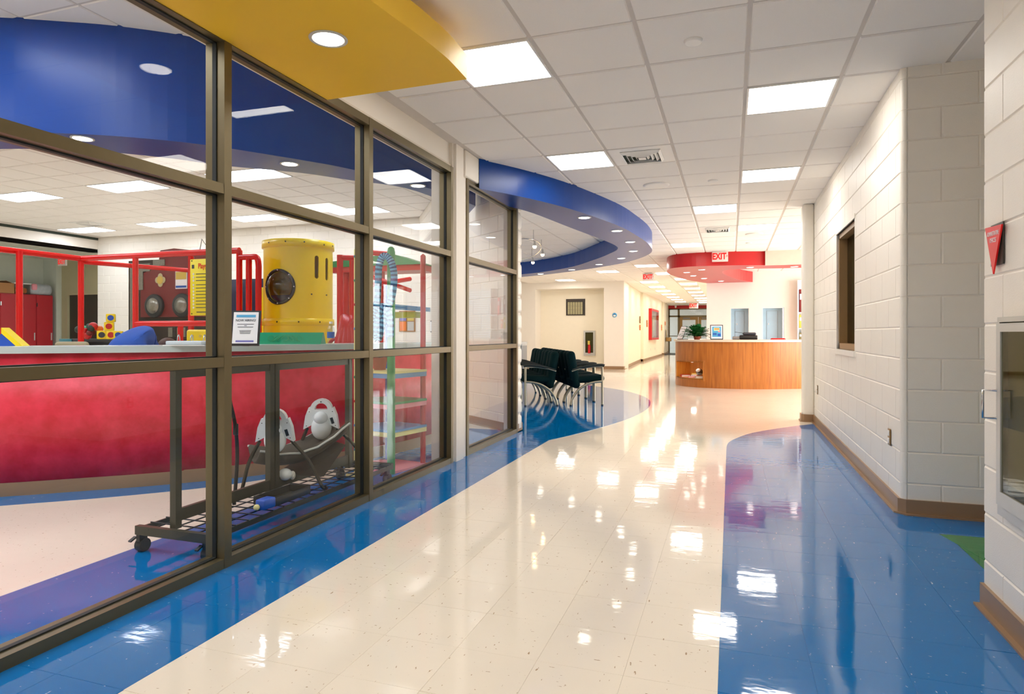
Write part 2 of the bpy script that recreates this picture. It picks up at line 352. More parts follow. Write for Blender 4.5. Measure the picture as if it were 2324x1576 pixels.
inlay([(1.0, 3.2), (2.4, 3.2), (2.4, 4.8), (1.0, 4.8)], 'blue', 0.0006)
inlay([(-2.43, -3), (-1.9, -3), (-1.9, YT), (-2.43, YT)], 'blue', 0.0006); inlay([(-0.04, -3), (1.06, -3), (1.06, YT), (-0.04, YT)], 'blue', 0.0006)
# green inlaid patch in front of the alcove
MB().prism([(1.16, 4.385), (1.6, 4.36), (1.6, 3.45), (1.36, 3.45)], 0, 0.0024).build('floor_inlay', 'green', floor)

# ------------------------------------------------------------------ ceilings
def cell(): 
    a = 0.2925; b = a-0.006; z = 0.009
    return MB().add([(-a, -a, 0), (a, -a, 0), (a, a, 0), (-a, a, 0), (-b, -b, -z), (b, -b, -z), (b, b, -z), (-b, b, -z)], [(4, 7, 6, 5), (0, 4, 5, 1), (1, 5, 6, 2), (2, 6, 7, 3), (3, 7, 4, 0)])
CM = cell().mesh('ceiling_tile', 'tile')
U = 0.6096
def ceil_tiles(parent, z, x0, y0, cells, cap):
    """cells = list of (i, j); nearest up to cap are single tiles, the rest one joined part"""
    cells = sorted(cells, key=lambda c: pj(x0+U*(c[0]+.5), y0+U*(c[1]+.5), z)[2])
    far = MB(); a = 0.2925; b = a-0.006; nfar = 0
    for n_, (i, j) in enumerate(cells):
        x = x0+U*(i+.5); y = y0+U*(j+.5)
        if n_ < cap and seen(x, y, z, 60):
            o = bpy.data.objects.new('ceiling_tile', CM); COL.objects.link(o); o.parent = parent; o.location = (x, y, z)
        else:
            nfar += 1
            far.add([(x-a, y-a, z), (x+a, y-a, z), (x+a, y+a, z), (x-a, y+a, z), (x-b, y-b, z-.009), (x+b, y-b, z-.009), (x+b, y+b, z-.009), (x-b, y+b, z-.009)], [(4, 7, 6, 5), (0, 4, 5, 1), (1, 5, 6, 2), (2, 6, 7, 3), (3, 7, 4, 0)])
    if nfar: tag(far.build('ceiling_tiles', 'tile', parent), kind='stuff')
X0, Y0 = 0.10, 3.61
ceil1 = struct('ceiling', MB().prism([(-2.45, -4.2), (6.2, -4.2), (6.2, 21.4), (-9, 21.4), (-9, 15.6), (-6.2, 12.15), (-3.43, 8.08), (-2.5, 7.4)], C1, C1+0.1).b2((-4.2, 21.4, C1), (-0.4, 43, C1+0.1)), 'tee')
ceil1_obj = ceil1
# light panels: (column, row) on the grid; out-of-view ones are added for light
LP = [(-3, 0), (-3, 4), (0, 2), (0, 6), (-1, 9), (0, 12), (-2, 15), (-6, 23), (-4, 21), (0, -6), (-2, -4), (-3, -9), (3, 8), (4, 12), (5, 16), (-11, 22), (-11, 16), (-9, 27)]
VENT = [(-2, 4), (-1, 12)]
def indiag(x, y): return x < -2.5 and y < 7.5+(-2.6-x)*1.36
cells = []
for i in range(-11, 10):
    for j in range(-12, 29):
        x = X0+U*(i+.5); y = Y0+U*(j+.5)
        if (i, j) in LP or (i, j) in VENT or y > 21.0: continue
        if x < -2.42 and (y < 7.4 or indiag(x, y)): continue
        if x > 1.06 and y < 9.4 and not (3.3 < y < 4.8 and x < 2.2): continue
        cells.append((i, j))
ceil_tiles(ceil1, C1, X0, Y0, cells, 200)
cells = []
for i in range(-6, -1):
    for j in range(29, 62):
        if not ((i in (-5, -3)) and (j-30) % 4 == 0): cells.append((i, j))
ceil_tiles(ceil1, C1, X0, Y0, cells, 0)
ceil2 = struct('ceiling_playroom', MB().b2((-15.5, -1.6, C2), (-2.5, 12.35, C2+0.1)), 'tee')
PX0, PY0 = -6.4-U*40, 7.74-U*20
PL = [(-6.4-2*U, 7.74), (-6.4-6*U, 7.74), (-6.4-10*U, 7.74), (-6.4-2*U, 10.79), (-6.4-6*U, 10.79), (-6.4-10*U, 10.79), (-6.4-14*U, 10.79), (-6.4-6*U, 4.69), (-6.4-2*U, 4.69), (-6.4-2*U, 1.64), (-6.4-10*U, 4.69), (-6.4+2*U, 2.25), (-6.4+3*U, 7.74-2*U), (-6.4+3*U, 7.74-12*U), (-6.4, 7.74-12*U), (-6.4+4*U, 7.74-11*U)]  # final entries are unseen extras added to brighten wall, counter and swing
pls = set()
for x, y in PL:
    i = round((x-PX0)/U); j = round((y-PY0)/U); pls.add((i, j)); pls.add((i+1, j))
PV = (round((-6.4-12*U-PX0)/U), round((10.18-PY0)/U))
cells = []
for i in range(24, 48):
    for j in range(4, 28):
        x = PX0+U*(i+.5); y = PY0+U*(j+.5)
        if (i, j) in pls or (i, j) == PV or x < -15.2 or x > -2.6 or y > 12: continue
        if not indiag(x, y) and y > 7.4 and x > -6.1: continue
        if y < 4.4 and x < -6.4: continue
        cells.append((i, j))
ceil_tiles(ceil2, C2, PX0, PY0, cells, 290)

# ------------------------------------------------------------------ block walls
BL, BH, JT = 0.4064, 0.2032, 0.004
BM_ = {}
def bmesh_block(L, hgt, vj=1.0):
    k = (round(L, 3), round(hgt, 3), vj)
    if k not in BM_:
        d = 0.005; c = 0.006; cx = c*vj; x, z = L/2-JT/2*vj, hgt/2-JT/2
        BM_[k] = MB().add([(-x, 0, -z), (x, 0, -z), (x, 0, z), (-x, 0, z), (-x+cx, -d, -z+c), (x-cx, -d, -z+c), (x-cx, -d, z-c), (-x+cx, -d, z-c)],
                          [(4, 5, 6, 7), (0, 1, 5, 4), (1, 2, 6, 5), (2, 3, 7, 6), (3, 0, 4, 7)]).mesh('block', 'block')
    return BM_[k]
def block_wall(parent, p0, p1, z0, z1, holes=(), shift=0.0, stuff=False, vj=1.0, anyway=False):
    """running-bond blocks on the face whose outward normal is to the right of travel p0 -> p1"""
    a = Vector(p0); b = Vector(p1); L = (b-a).length; d = (b-a)/L; rz = math.atan2(d.y, d.x); nr = 0; acc = MB()
    r0 = int(math.floor(z0/BH+1e-6)); r = r0
    while r*BH < z1-0.02:
        za, zb = max(z0, r*BH), min(z1, (r+1)*BH)
        off = (BL/2 if r % 2 else 0)+shift
        s = -((off) % BL) if off % BL else 0.0
        while s < L-0.01:
            u0, u1 = max(0, s), min(L, s+BL); s += BL
            segs = [(u0, u1)]
            for (h0, h1, hz0, hz1) in holes:
                if hz0 < (za+zb)/2 < hz1:
                    segs = [q for (x, y) in segs for q in ((x, min(y, h0)), (max(x, h1), y)) if q[1]-q[0] > 0.02]
            for (x, y) in segs:
                if y-x < 0.03: continue
                m = a+d*((x+y)/2); zc = (za+zb)/2
                if stuff:
                    k = bmesh_block(y-x, zb-za); R = Matrix.Rotation(rz, 3, 'Z')
                    acc.add([R @ v.co+Vector((m.x, m.y, zc)) for v in k.vertices], [list(p.vertices) for p in k.polygons])
                elif anyway or seen(m.x, m.y, zc, 120):
                    o = bpy.data.objects.new('block', bmesh_block(y-x, zb-za, vj)); COL.objects.link(o); o.parent = parent; o.location = (m.x, m.y, zc); o.rotation_euler = (0, 0, rz)
        r += 1
    if stuff: tag(acc.build('blocks', 'block', parent), kind='stuff')
def baseboard(name, path, t=0.012, h=0.1, mt='base'):
    """cove base: upright strip and a small foot, thickness to the right of travel"""
    p = [Vector(q) for q in path]
    mb = MB().strip(path, 0.0, h, -t)
    mb.strip(path, 0.0, 0.012, -t*2.2)
    return struct(name, mb, mt)
XR = 1.06; XN = 1.045; YC = 4.80; YN = 3.30
WIN = (6.46, 7.50, 1.02, 2.215)
w = MB()
w.b2((XR, YC+0.03, 0), (XR+0.2, WIN[0], C1)).b2((XR, WIN[1], 0), (XR+0.2, 9.62, C1)).b2((XR, WIN[0], 0), (XR+0.2, WIN[1], WIN[2])).b2((XR, WIN[0], WIN[3]), (XR+0.2, WIN[1], C1))
wall_r = struct('wall_right', w, 'mortar')
block_wall(wall_r, (XR, 9.42), (XR, YC+0.031), 0, C1, holes=[(9.42-WIN[1]-0.03, 9.42-WIN[0]+0.03, WIN[2]-0.03, WIN[3]+0.03)], shift=0.2, vj=0.35)
wall_a = struct('wall_alcove', MB().b2((XR+0.03, YC, 0), (2.4, YC+0.2, C1)).b2((2.4, 3.0, 0), (2.6, YC+0.2, C1)).b2((XN+0.02, 3.1, 0), (2.6, YN, C1)), 'mortar')
block_wall(wall_a, (XR+0.028, YC), (2.4, YC), 0, C1, shift=0.21)
# rounded corner blocks
def corner(parent, cx, cyy, a0, a1, r, z0, z1, n=6):
    rr = 0
    while rr*BH < z1-0.02:
        za, zb = max(z0, rr*BH)+JT/2, min(z1, (rr+1)*BH)-JT/2
        pts = [(cx+r*math.cos(a0+(a1-a0)*k/n), cyy+r*math.sin(a0+(a1-a0)*k/n)) for k in range(n+1)]+[(cx, cyy)]
        o = MB().prism(pts, za, zb, sm_side=True).build('corner_block', 'block', parent); rr += 1
MB().prism([(XR+0.031+0.032*math.cos(PI+k*PI/12), YC+0.031+0.032*math.sin(PI+k*PI/12)) for k in range(7)]+[(XR+0.06, YC+0.031), (XR+0.06, YC+0.06), (XR+0.031, YC+0.06)], 0, C1, sm_side=False).build('corner_core', 'mortar', wall_a)
corner(wall_a, XR+0.031, YC+0.031, PI, 1.5*PI, 0.036, 0, C1)
wall_n = struct('wall_near', MB().b2((XN, -4, 0), (XN+0.2, YN, C1)), 'mortar')
block_wall(wall_n, (XN, YN), (XN, 0.9), 0, C1, shift=0.2, anyway=True, vj=0.6)
baseboard('baseboard_right', [(XR, 9.42), (XR, YC+0.02), (XR+0.02, YC), (2.4, YC)][::-1], t=-0.02)
baseboard('baseboard_near', [(XN, -3), (XN, YN)], t=-0.02)
# pilaster at the end of the right wall
pil = struct('trim_pilaster', MB().rbox((0.99, 9.52, C1/2), (0.15, 0.24, C1), 0.05, seg=4), 'block')
baseboard('baseboard_pilaster', [(1.06, 9.40), (0.93, 9.40), (0.91, 9.42), (0.91, 9.62)][::-1], t=0.012)
# window in the right wall
win = thing('window_1', None, None, (XR, 7.0, 1.02), kind='structure')
wo = (XR, 7.0, 1.02)
def wpart(mb, name, m, par=None): return mb.build(name, m, par or win, org=wo)
y0, y1, z0, z1 = WIN
wpart(MB().b2((XR-0.02, y0-0.03, z0-0.05), (XR+0.06, y1+0.03, z0)), 'sill', 'block')
wpart(MB().b2((XR-0.012, y0-0.03, z1), (XR+0.05, y1+0.03, z1+0.04)).b2((XR-0.006, y1, z0), (XR+0.05, y1+0.03, z1)).b2((XR-0.006, y0-0.03, z0), (XR+0.05, y0, z1)), 'casing', 'block')
wpart(MB().b2((XR+0.015, y1-0.045, z0), (XR+0.16, y1, z1)), 'jamb', 'tan'); wpart(MB().b2((XR+0.015, y0, z0), (XR+0.16, y0+0.045, z1)), 'jamb', 'tan')
wpart(MB().b2((XR+0.015, y0, z1-0.05), (XR+0.16, y1, z1)), 'frame_head', 'tan'); wpart(MB().b2((XR+0.015, y0, z0), (XR+0.16, y1, z0+0.06)), 'frame_sill', 'tan')
wpart(MB().b2((XR+0.09, y0+0.045, z0+0.06), (XR+0.096, y1-0.045, z1-0.05)), 'pane', 'wired')
wpart(MB().b2((XR+0.13, y0+0.045, z0+0.06), (XR+0.14, y1-0.045, z1-0.05)), 'dim_room_sheet', 'olive')  # olive sheet whose colour stands in for the dim room behind the glass
# walls round the entrance hall, the far corridor and the playroom
struct('wall_behind', MB().b2((-2.6, -4.2, 0), (1.3, -4.0, C1)), 'wall')
YB = 19.25
wr = MB().b2((-0.65, YB, 0), (0.0, YB+0.2, C1)).b2((0.0, YB, 1.9), (1.4, YB+0.2, C1)).b2((0.0, YB, 0), (1.4, YB+0.2, 0.85)).b2((0.49, YB, 0.85), (0.84, YB+0.2, 1.9)).b2((1.4, YB, 0), (1.72, YB+0.2, C1)).b2((1.72, YB, 2.62), (6, YB+0.2, C1)).b2((1.72, YB+0.02, 0), (2.3, YB+0.2, 2.62)).b2((2.3, YB, 0), (6, YB+0.2, 0.8)).b2((5.2, YB, 0.8), (6, YB+0.2, 2.62))
struct('wall_reception', wr, 'wall')
struct('wall_entrance', MB().b2((5.0, 9.4, 0), (5.2, 11.2, C1)).b2((5.0, 18.7, 0), (5.2, YB, C1)).b2((5.0, 11.2, 2.75), (5.2, 18.7, C1)).b2((5.0, 11.2, 0), (5.2, 18.7, 0.5)).b2((1.26, 9.42, 0), (5.2, 9.62, C1)), 'wall')
struct('wall_corridor_right', MB().b2((-0.65, YB+0.2, 0), (-0.45, 41.5, C1)), 'wall')
lw = [(-3.325, 21.215), (-3.60, 27.5), (-3.48, 27.5), (-3.48, 35.2), (-3.66, 35.2), (-3.66, 36.4), (-3.5, 36.4), (-3.5, 38.4), (-3.66, 38.4), (-3.66, 41.2)]
struct('wall_corridor_left', MB().strip(lw, 0, C1, 0.25), 'cream')
baseboard('baseboard_corridor', lw, t=0.015)
# wall with the shallow alcove at the back of the waiting area
YW = 21.2; AX0, AX1 = -6.35, -3.98
struct('wall_waiting', MB().b2((-9, YW, 0), (AX0, YW+1.0, C1)).b2((AX1, YW, 0), (-3.32, YW+1.0, C1)).b2((AX0, YW, 2.70), (AX1, YW+1.0, C1)).b2((-9, 12.3, 0), (-8.8, YW+1, C1)), 'wall')
struct('wall_waiting_alcove', MB().b2((AX0, YW+0.65, 0), (AX1, YW+1.0, 2.7)), 'cream')
baseboard('baseboard_waiting', [(-9, YW), (AX0, YW), (AX0, YW+0.65), (AX1, YW+0.65), (AX1, YW), (-3.32, YW)], t=0.015)
# diagonal block wall between the playroom and the waiting area
D0, D1, D2 = (-2.60, 7.36), (-3.35, 7.94), (-6.18, 12.15)
wd = MB().strip([D2, D1, D0], 0, C2, 0.16); wall_d = struct('wall_diagonal', wd, 'mortar')
block_wall(wall_d, D1, D0, 0, C2-0.2, shift=0.0); 
block_wall(wall_d, D2, D1, 0, C2, shift=0.1, stuff=True)
baseboard('baseboard_diagonal', [D2, D1, D0], t=0.015)
wall_pb = struct('wall_playroom_back', MB().b2((-15.3, 12.15, 0), (-6.0, 12.35, C2)), 'mortar')
block_wall(wall_pb, (-15.3, 12.15), (-6.15, 12.15), 0.8, C2, stuff=True)
struct('wall_playroom_near', MB().b2((-15.5, -1.7, 0), (-2.5, -1.5, C2)), 'wall')
struct('wall_playroom_left', MB().b2((-15.5, -1.6, 0), (-15.3, 5.0, C2)).b2((-15.5, 5.0, 3.25), (-15.3, 12.15, C2-0.06)), 'wall')
struct('trim_header', MB().b2((-15.5, 5.0, C2-0.06), (-15.28, 12.15, C2)), 'dkgreen')
struct('wall_storage', MB().b2((-18.3, 4, 0), (-18.1, 13, 3.3)).b2((-18.3, 5, 3.25), (-15.3, 13, 3.33)).b2((-18.3, 12.75, 0), (-17.6, 12.95, 3.25)), 'sage')
struct('wall_storage_back', MB().b2((-17.6, 12.9, 0), (-17.4, 13.1, 3.25)).b2((-17.4, 12.9, 2.30), (-15.3, 13.1, 3.25)).b2((-16.1, 12.9, 0), (-15.3, 13.1, 2.3)), 'khaki')
dr = thing('door_1', None, None, (-16.75, 12.9, 0), kind='structure'); do_ = (-16.75, 12.9, 0)
MB().b2((-17.4, 12.86, 0), (-17.33, 13.0, 2.3)).b2((-17.33, 12.86, 2.24), (-16.1, 13.0, 2.3)).b2((-16.17, 12.86, 0), (-16.1, 13.0, 2.24)).build('door_frame', 'khaki', dr, org=do_)
MB().b2((-17.33, 12.93, 0), (-16.17, 12.98, 2.24)).build('door_leaf', 'dkdoor', dr, org=do_)
MB().cyl((-17.2, 12.92, 1.0), (-17.2, 12.86, 1.0), 0.012).cyl((-17.2, 12.87, 1.0), (-17.08, 12.87, 1.0), 0.01).build('door_handle', 'chrome', dr, org=do_)
# storefront header, piers
XF, XB_ = -2.40, -2.514
whl = struct('wall_left', MB().b2((-2.62, -4, 2.70), (-2.44, 7.33, C2)).b2((-2.62, 7.33, C1), (-2.44, 9.0, C2)).b2((-2.6, -4, 0), (-2.44, -1.5, 2.7)), 'wall')
struct('trim_header_left', MB().b2((-2.44, -4, 2.70), (-2.425, 5.40, 2.73)), 'bulk'); struct('trim_header_end', MB().rbox((-2.42, 5.80, 2.80), (.09, .36, .25), .012), 'wall')
p1 = MB().b2((-2.62, 5.395, 0), (-2.41, 5.715, C1)).b2((-2.41, 5.43, 0), (-2.385, 5.60, C1)); struct('trim_pier', p1, 'wall')
p2 = struct('trim_pier_end', MB().b2((-2.58, 7.28, 0), (-2.42, 7.44, C1)), 'mortar')
rr = 0
while rr*BH < C1-0.03:
    zb = min(C1, (rr+1)*BH)-JT/2
    MB().rbox((-2.495, 7.372, (rr*BH+JT/2+zb)/2), (0.19, 0.178, zb-rr*BH-JT/2), 0.04, seg=3).build('block', 'block', p2); rr += 1
baseboard('baseboard_pier', [(-2.40, 7.28), (-2.40, 7.465), (-2.6, 7.465)][::-1], t=0.012)
# storefront windows
def storefront(name, y0, y1, mull):
    o = thing(name, None, None, (-2.457, (y0+y1)/2, 0), kind='structure'); g = (-2.457, (y0+y1)/2, 0)
    def pt(mb, nm, m): return mb.build(nm, m, o, org=g)
    xg = -2.457; hh = 2.70
    def bar_y(ya, yb, za, zb, nm):      # horizontal member
        b = pt(MB().b2((XB_, ya, za), (XF, yb, zb)), nm, 'bronze')
        MB().b2((xg-0.012, ya, za-0.006), (xg+0.012, yb, zb+0.006)).build('gasket', 'gasket', b, org=g)
    ys = [y0]+mull+[y1]
    bar_y(y0, y1, 0.0, 0.05, 'sill'); bar_y(y0, y1, hh-0.055, hh, 'frame_head')
    for k in range(len(ys)):
        c = ys[k]; a, b = (c, c+0.05) if k == 0 else ((c-0.05, c) if k == len(ys)-1 else (c-0.025, c+0.025))
        m = pt(MB().b2((XB_-0.002, a, 0.0), (XF+0.002, b, hh)), 'mullion', 'bronze')
        MB().b2((xg-0.012, a-0.006, 0.05), (xg+0.012, b+0.006, hh-0.05)).build('gasket', 'gasket', m, org=g)
    for k in range(len(ys)-1):
        a = ys[k]+(0.05 if k == 0 else 0.025); b = ys[k+1]-(0.05 if k == len(ys)-2 else 0.025)
        for (t0, t1) in ((1.012, 1.06), (1.88, 1.93)): bar_y(a, b, t0, t1, 'transom')
        for (q0, q1) in ((0.05, 1.012), (1.06, 1.88), (1.93, hh-0.055)):
            pt(MB().b2((xg-0.003, a, q0), (xg+0.003, b, q1)), 'pane', 'glass')
storefront('window_2', -1.5, 5.395, [1.225, 2.61, 3.975])
storefront('window_3', 5.715, 7.28, [])
# ------------------------------------------------------------------ soffits
yel = WT('trim_yellow', None, None, (-2, 2, 2.65), kind='structure')
ycur = smooth([(-1.441, 3.435), (-1.431, 3.167), (-1.442, 2.973), (-1.458, 2.811), (-1.479, 2.674), (-1.503, 2.482), (-1.56, 2.1), (-1.66, 1.5), (-1.8, 0.9)], 4)
yel.part(MB().prism([(-2.40, 3.455)]+ycur+[(-2.40, 0.5)], 2.65, 2.79), 'soffit_panel', 'yellow_s')
yel.part(MB().cyl((-1.75, 3.0, 2.79), (-1.75, 3.0, C1), 0.01).cyl((-2.2, 2.2, 2.79), (-2.2, 2.2, C1), 0.01).cyl((-1.8, 1.6, 2.79), (-1.8, 1.6, C1), 0.01), 'hanger', 'lgrey')
outer = smooth([(-2.37, 5.96), (-2.048, 6.55), (-1.742, 7.334), (-1.433, 8.558), (-1.322, 9.425), (-1.255, 10.445), (-1.30, 11.45), (-1.50, 12.15), (-1.80, 12.75), (-2.26, 13.42), (-3.58, 14.66), (-4.89, 15.54), (-6.5, 16.2)], 5)
inner = smooth([(-2.39, 6.9), (-2.242, 7.40), (-2.062, 8.60), (-1.88, 9.75), (-1.79, 10.5), (-1.83, 11.0), (-2.06, 11.56), (-2.52, 12.42), (-3.37, 13.74), (-4.68, 14.85), (-6.5, 15.5)], 5)
struct('trim_blue', MB().prism(outer+inner[::-1], 2.625, C1), 'blue_s')
ro = smooth([(0.69, 14.585), (0.25, 14.44), (-0.16, 14.37), (-0.70, 14.35), (-1.12, 14.5), (-1.33, 14.88), (-1.42, 15.6), (-1.37, 16.4), (-1.11, 17.9), (-0.645, 19.24)], 5)
ri = smooth([(0.587, 19.24), (0.25, 18.42), (-0.03, 17.06), (-0.18, 16.1), (-0.14, 15.55), (0.05, 15.34), (0.3, 15.31)], 5)
struct('trim_red', MB().prism([(4.9, 14.62)]+ro+ri+[(4.9, 15.75)], 2.625, C1-0.0), 'red_s')
struct('trim_bulkhead', MB().b2((0.69, 14.50, 2.62), (5.0, 14.62, C1)), 'bulk')
pso_n = smooth([(-6.4, 3.15), (-5.6, 3.30), (-4.901, 3.628), (-4.503, 3.87), (-4.098, 4.235), (-3.614, 4.916), (-3.402, 5.302), (-3.15, 5.95), (-3.0, 6.6), (-2.95, 7.3)], 4)
pso_f = smooth([(-6.4, 3.66), (-5.866, 3.75), (-5.512, 3.87), (-5.078, 4.106), (-4.712, 4.451), (-4.45, 4.8), (-3.95, 5.25), (-3.647, 5.68), (-3.30, 6.15), (-3.2, 7.0), (-3.2, 7.7)], 4)
struct('trim_blue_playroom', MB().prism(pso_n+pso_f[::-1], 2.74, C2), 'blue_s')
struct('trim_red_corridor', MB().b2((-3.66, 41.0, 2.72), (-0.65, 41.2, C1)), 'red_s')
# far entrance doors
fd = thing('door_2', None, None, (-2.1, 41.1, 0), kind='structure'); fo = (-2.1, 41.1, 0)
MB().b2((-3.66, 41.02, 0), (-3.58, 41.14, 2.72)).b2((-3.1, 41.02, 0), (-2.98, 41.14, 2.72)).b2((-3.66, 41.02, 2.2), (-0.65, 41.14, 2.30)).b2((-3.66, 41.02, 2.66), (-0.65, 41.14, 2.72)).b2((-3.66, 41.02, 1.0), (-3.1, 41.14, 1.05)).b2((-0.75, 41.02, 0), (-0.65, 41.14, 2.7)).build('door_frame', 'bronze', fd, org=fo)
for k in (0, 1):
    a = -2.98+k*1.12; b = a+1.1
    lf = MB().b2((a, 41.05, 0), (a+0.16, 41.1, 2.2)).b2((b-0.16, 41.05, 0), (b, 41.1, 2.2)).b2((a+.16, 41.05, 2.02), (b-.16, 41.1, 2.2)).b2((a+.16, 41.05, 0), (b-.16, 41.1, 0.28)).build('door_leaf', 'tandoor', fd, org=fo)
    MB().b2((a+.16, 41.07, .28), (b-.16, 41.08, 2.02)).build('pane', 'thin', lf, org=fo)
    MB().cyl((a+0.2, 41.02, 1.0), (b-0.2, 41.02, 1.0), 0.02).build('push_bar', 'chrome', lf, org=fo)
    MB().b2((a+.2, 41.0, 2.08), (a+.62, 41.05, 2.16)).build('door_closer', 'grey', lf, org=fo)
MB().b2((-3.58, 41.07, 0), (-3.1, 41.08, 2.66)).b2((-2.98, 41.07, 2.3), (-.75, 41.08, 2.66)).build('pane', 'thin', fd, org=fo)
struct('wall_and_sky_blocker', MB().b2((-6, 45.6, 0), (2, 45.8, 3.2)).b2((-6, 41.3, 3.0), (2, 45.6, 3.2)), 'lgrey')  # overhead slab added to keep sky light off the space beyond
# windows of the entrance hall (they throw the daylight on the reception wall)
for wi, (kind) in enumerate(('side', 'back')):
    o = thing('window_%d' % (4+wi), None, None, (5.1, 15, 0.5) if kind == 'side' else (3.7, YB+.1, 0.8), kind='structure'); g = tuple(o.location)
    if kind == 'side':
        fr = MB().b2((5.05, 11.2, .5), (5.15, 18.7, .56)).b2((5.05, 11.2, 2.69), (5.15, 18.7, 2.75)).b2((5.05, 11.2, 2.0), (5.15, 18.7, 2.05))
        for k in range(6): fr.b2((5.05, 11.2+k*1.488, .5), (5.15, 11.26+k*1.488, 2.75))
        fr.build('window_frame', 'bronze', o, org=g); MB().b2((5.097, 11.2, .5), (5.103, 18.7, 2.75)).build('pane', 'thin', o, org=g)
    else:
        fr = MB().b2((2.3, YB+.05, .8), (5.2, YB+.15, .86)).b2((2.3, YB+.05, 2.56), (5.2, YB+.15, 2.62))
        for k in range(4): fr.b2((2.3+k*.947, YB+.05, .8), (2.36+k*.947, YB+.15, 2.62))
        fr.build('window_frame', 'white', o, org=g); MB().b2((2.3, YB+.1, .8), (5.2, YB+.106, 2.62)).build('pane', 'thin', o, org=g)
        sl = MB()
        for k in range(24): sl.box((3.75, YB+.03, .9+k*.072), (2.85, .004, .05), rx=0.5)
        tag(sl.build('blind_slats', 'shade', o, org=g), kind='stuff')

# ------------------------------------------------------------------ ceiling fixtures
def panel(nm, x, y, z, sx, sy, label, group=None, m='panel'):
    t = thing(nm, label, 'light', (x, y, z), 0, group)
    a, b = sx/2, sy/2; f = 0.014
    MB().b2((-a, -b, -.012), (a, -b+f, .0)).b2((-a, b-f, -.012), (a, b, 0)).b2((-a, -b+f, -.012), (-a+f, b-f, 0)).b2((a-f, -b+f, -.012), (a, b-f, 0)).build('frame', 'white', t)
    MB().b2((-a+f, -b+f, -.006), (a-f, b-f, -.001)).build('diffuser', m, t); return t
names = {(-3, 0): 'square ceiling light panel partly behind the yellow hanging canopy', (-3, 4): 'square ceiling light panel above the start of the blue curved soffit', (0, 2): 'nearest square ceiling light panel by the right block wall', (0, 6): 'second square ceiling light panel from the front along the right wall', (-1, 9): 'square ceiling light panel just before the louvred vent near the red soffit', (0, 12): 'third square ceiling light panel along the right wall, beside a round speaker', (-2, 15): 'small square ceiling light panel just before the left tip of the red soffit', (-6, 23): 'ceiling light panel peeking out below the blue ring, the left one', (-4, 21): 'ceiling light panel half hidden by the far edge of the blue ring'}
for (i, j) in LP:
    panel('ceiling_light', X0+U*(i+.5), Y0+U*(j+.5), C1-.001, .585, .585, names.get((i, j)) or {(0, -6): 'added unseen ceiling light panel behind the camera on the right', (-3, -9): 'added unseen ceiling light panel behind the camera on the left', (-2, -4): 'added unseen ceiling light panel just above the camera beside the yellow canopy', (3, 8): 'added unseen ceiling light panel in the side hall just past the pilaster', (4, 12): 'added unseen ceiling light panel in the side hall before the red soffit', (-11, 22): 'added ceiling light panel over the waiting area, hidden by the storefront', (-11, 16): 'added unseen ceiling light panel beyond the diagonal wall', (-9, 27): 'square ceiling light panel just before the cream alcove'}.get((i, j), 'added unseen ceiling light panel in the side hall near its windows'), 'square light panels of the hall ceiling')
ordn = ['first', 'second', 'third', 'fourth', 'fifth', 'sixth', 'seventh', 'eighth', 'ninth']
for side, xs, yl in (('left', -2.58, [21.95+2.36*k for k in range(7)]), ('right', -1.385, [18.95+0.0, 21.0]+[23.2+2.36*k for k in range(7)])):
    for k, y in enumerate(yl):
        panel('ceiling_light', xs if not (side == 'right' and k == 0) else -1.75, y, C1-.011, .585, .6, '%s light panel of the %s row down the far corridor ceiling' % (ordn[k], side), 'light panels down the far corridor')
pn = ['playroom ceiling light panel seen above the yellow play tower', 'playroom ceiling light panel above the red rail, second from the storefront edge', 'playroom ceiling light panel at the far left edge of the picture', 'small far light panel right above the yellow play tower', 'far playroom light panel left of the second window post', 'far playroom light panel above the fire engine panel', 'far playroom light panel in the corner above the header']
for k, (x, y) in enumerate(PL):
    panel('ceiling_light', x+U, y+U/2, C2-.001, 2*U-.03, .585, pn[k] if k < 7 else 'unseen playroom light panel, number %s from the back' % ('one', 'two', 'three', 'four', 'five', 'six', 'seven', 'eight', 'nine')[k-7], 'oblong light panels of the playroom', 'panel2')
def vent(x, y, z, label, plates=4):
    t = thing('air_vent', label, 'vent', (x, y, z), 0, 'louvred ceiling vents')
    MB().b2((-.292, -.292, -.01), (.292, .292, .0)).build('face_plate', 'white', t)
    MB().b2((-.19, -.19, -.0115), (.19, .19, -.0105)).build('duct_opening', 'dkgreen', t)
    for k in range(plates):
        a = .19-.04*k; s_ = .022; m = MB()
        for q in range(4):
            R = Matrix.Rotation(q*PI/2, 3, 'Z')
            v = [R @ Vector(p) for p in ((-a, -a, -.012), (a, -a, -.012), (a-s_, -a+s_, -.034), (-a+s_, -a+s_, -.034), (-a, -a, -.016), (a, -a, -.016), (a-s_, -a+s_, -.038), (-a+s_, -a+s_, -.038))]
            m.add(v, [(0, 1, 2, 3), (4, 7, 6, 5), (0, 4, 5, 1), (3, 2, 6, 7), (0, 3, 7, 4), (1, 5, 6, 2)])
        m.build('louvre', 'white', t)
    MB().b2((-.035, -.035, -.04), (.035, .035, -.012)).build('centre_plate', 'white', t)
for (i, j), lb in zip(VENT, ('square louvred air vent beside the light panel above the blue ring', 'small louvred air vent just before the EXIT sign on the red soffit')):
    vent(X0+U*(i+.5), Y0+U*(j+.5), C1, lb)
vent(PX0+U*(PV[0]+.5), PY0+U*(PV[1]+.5), C2, 'dark louvred vent in the playroom ceiling above the header')
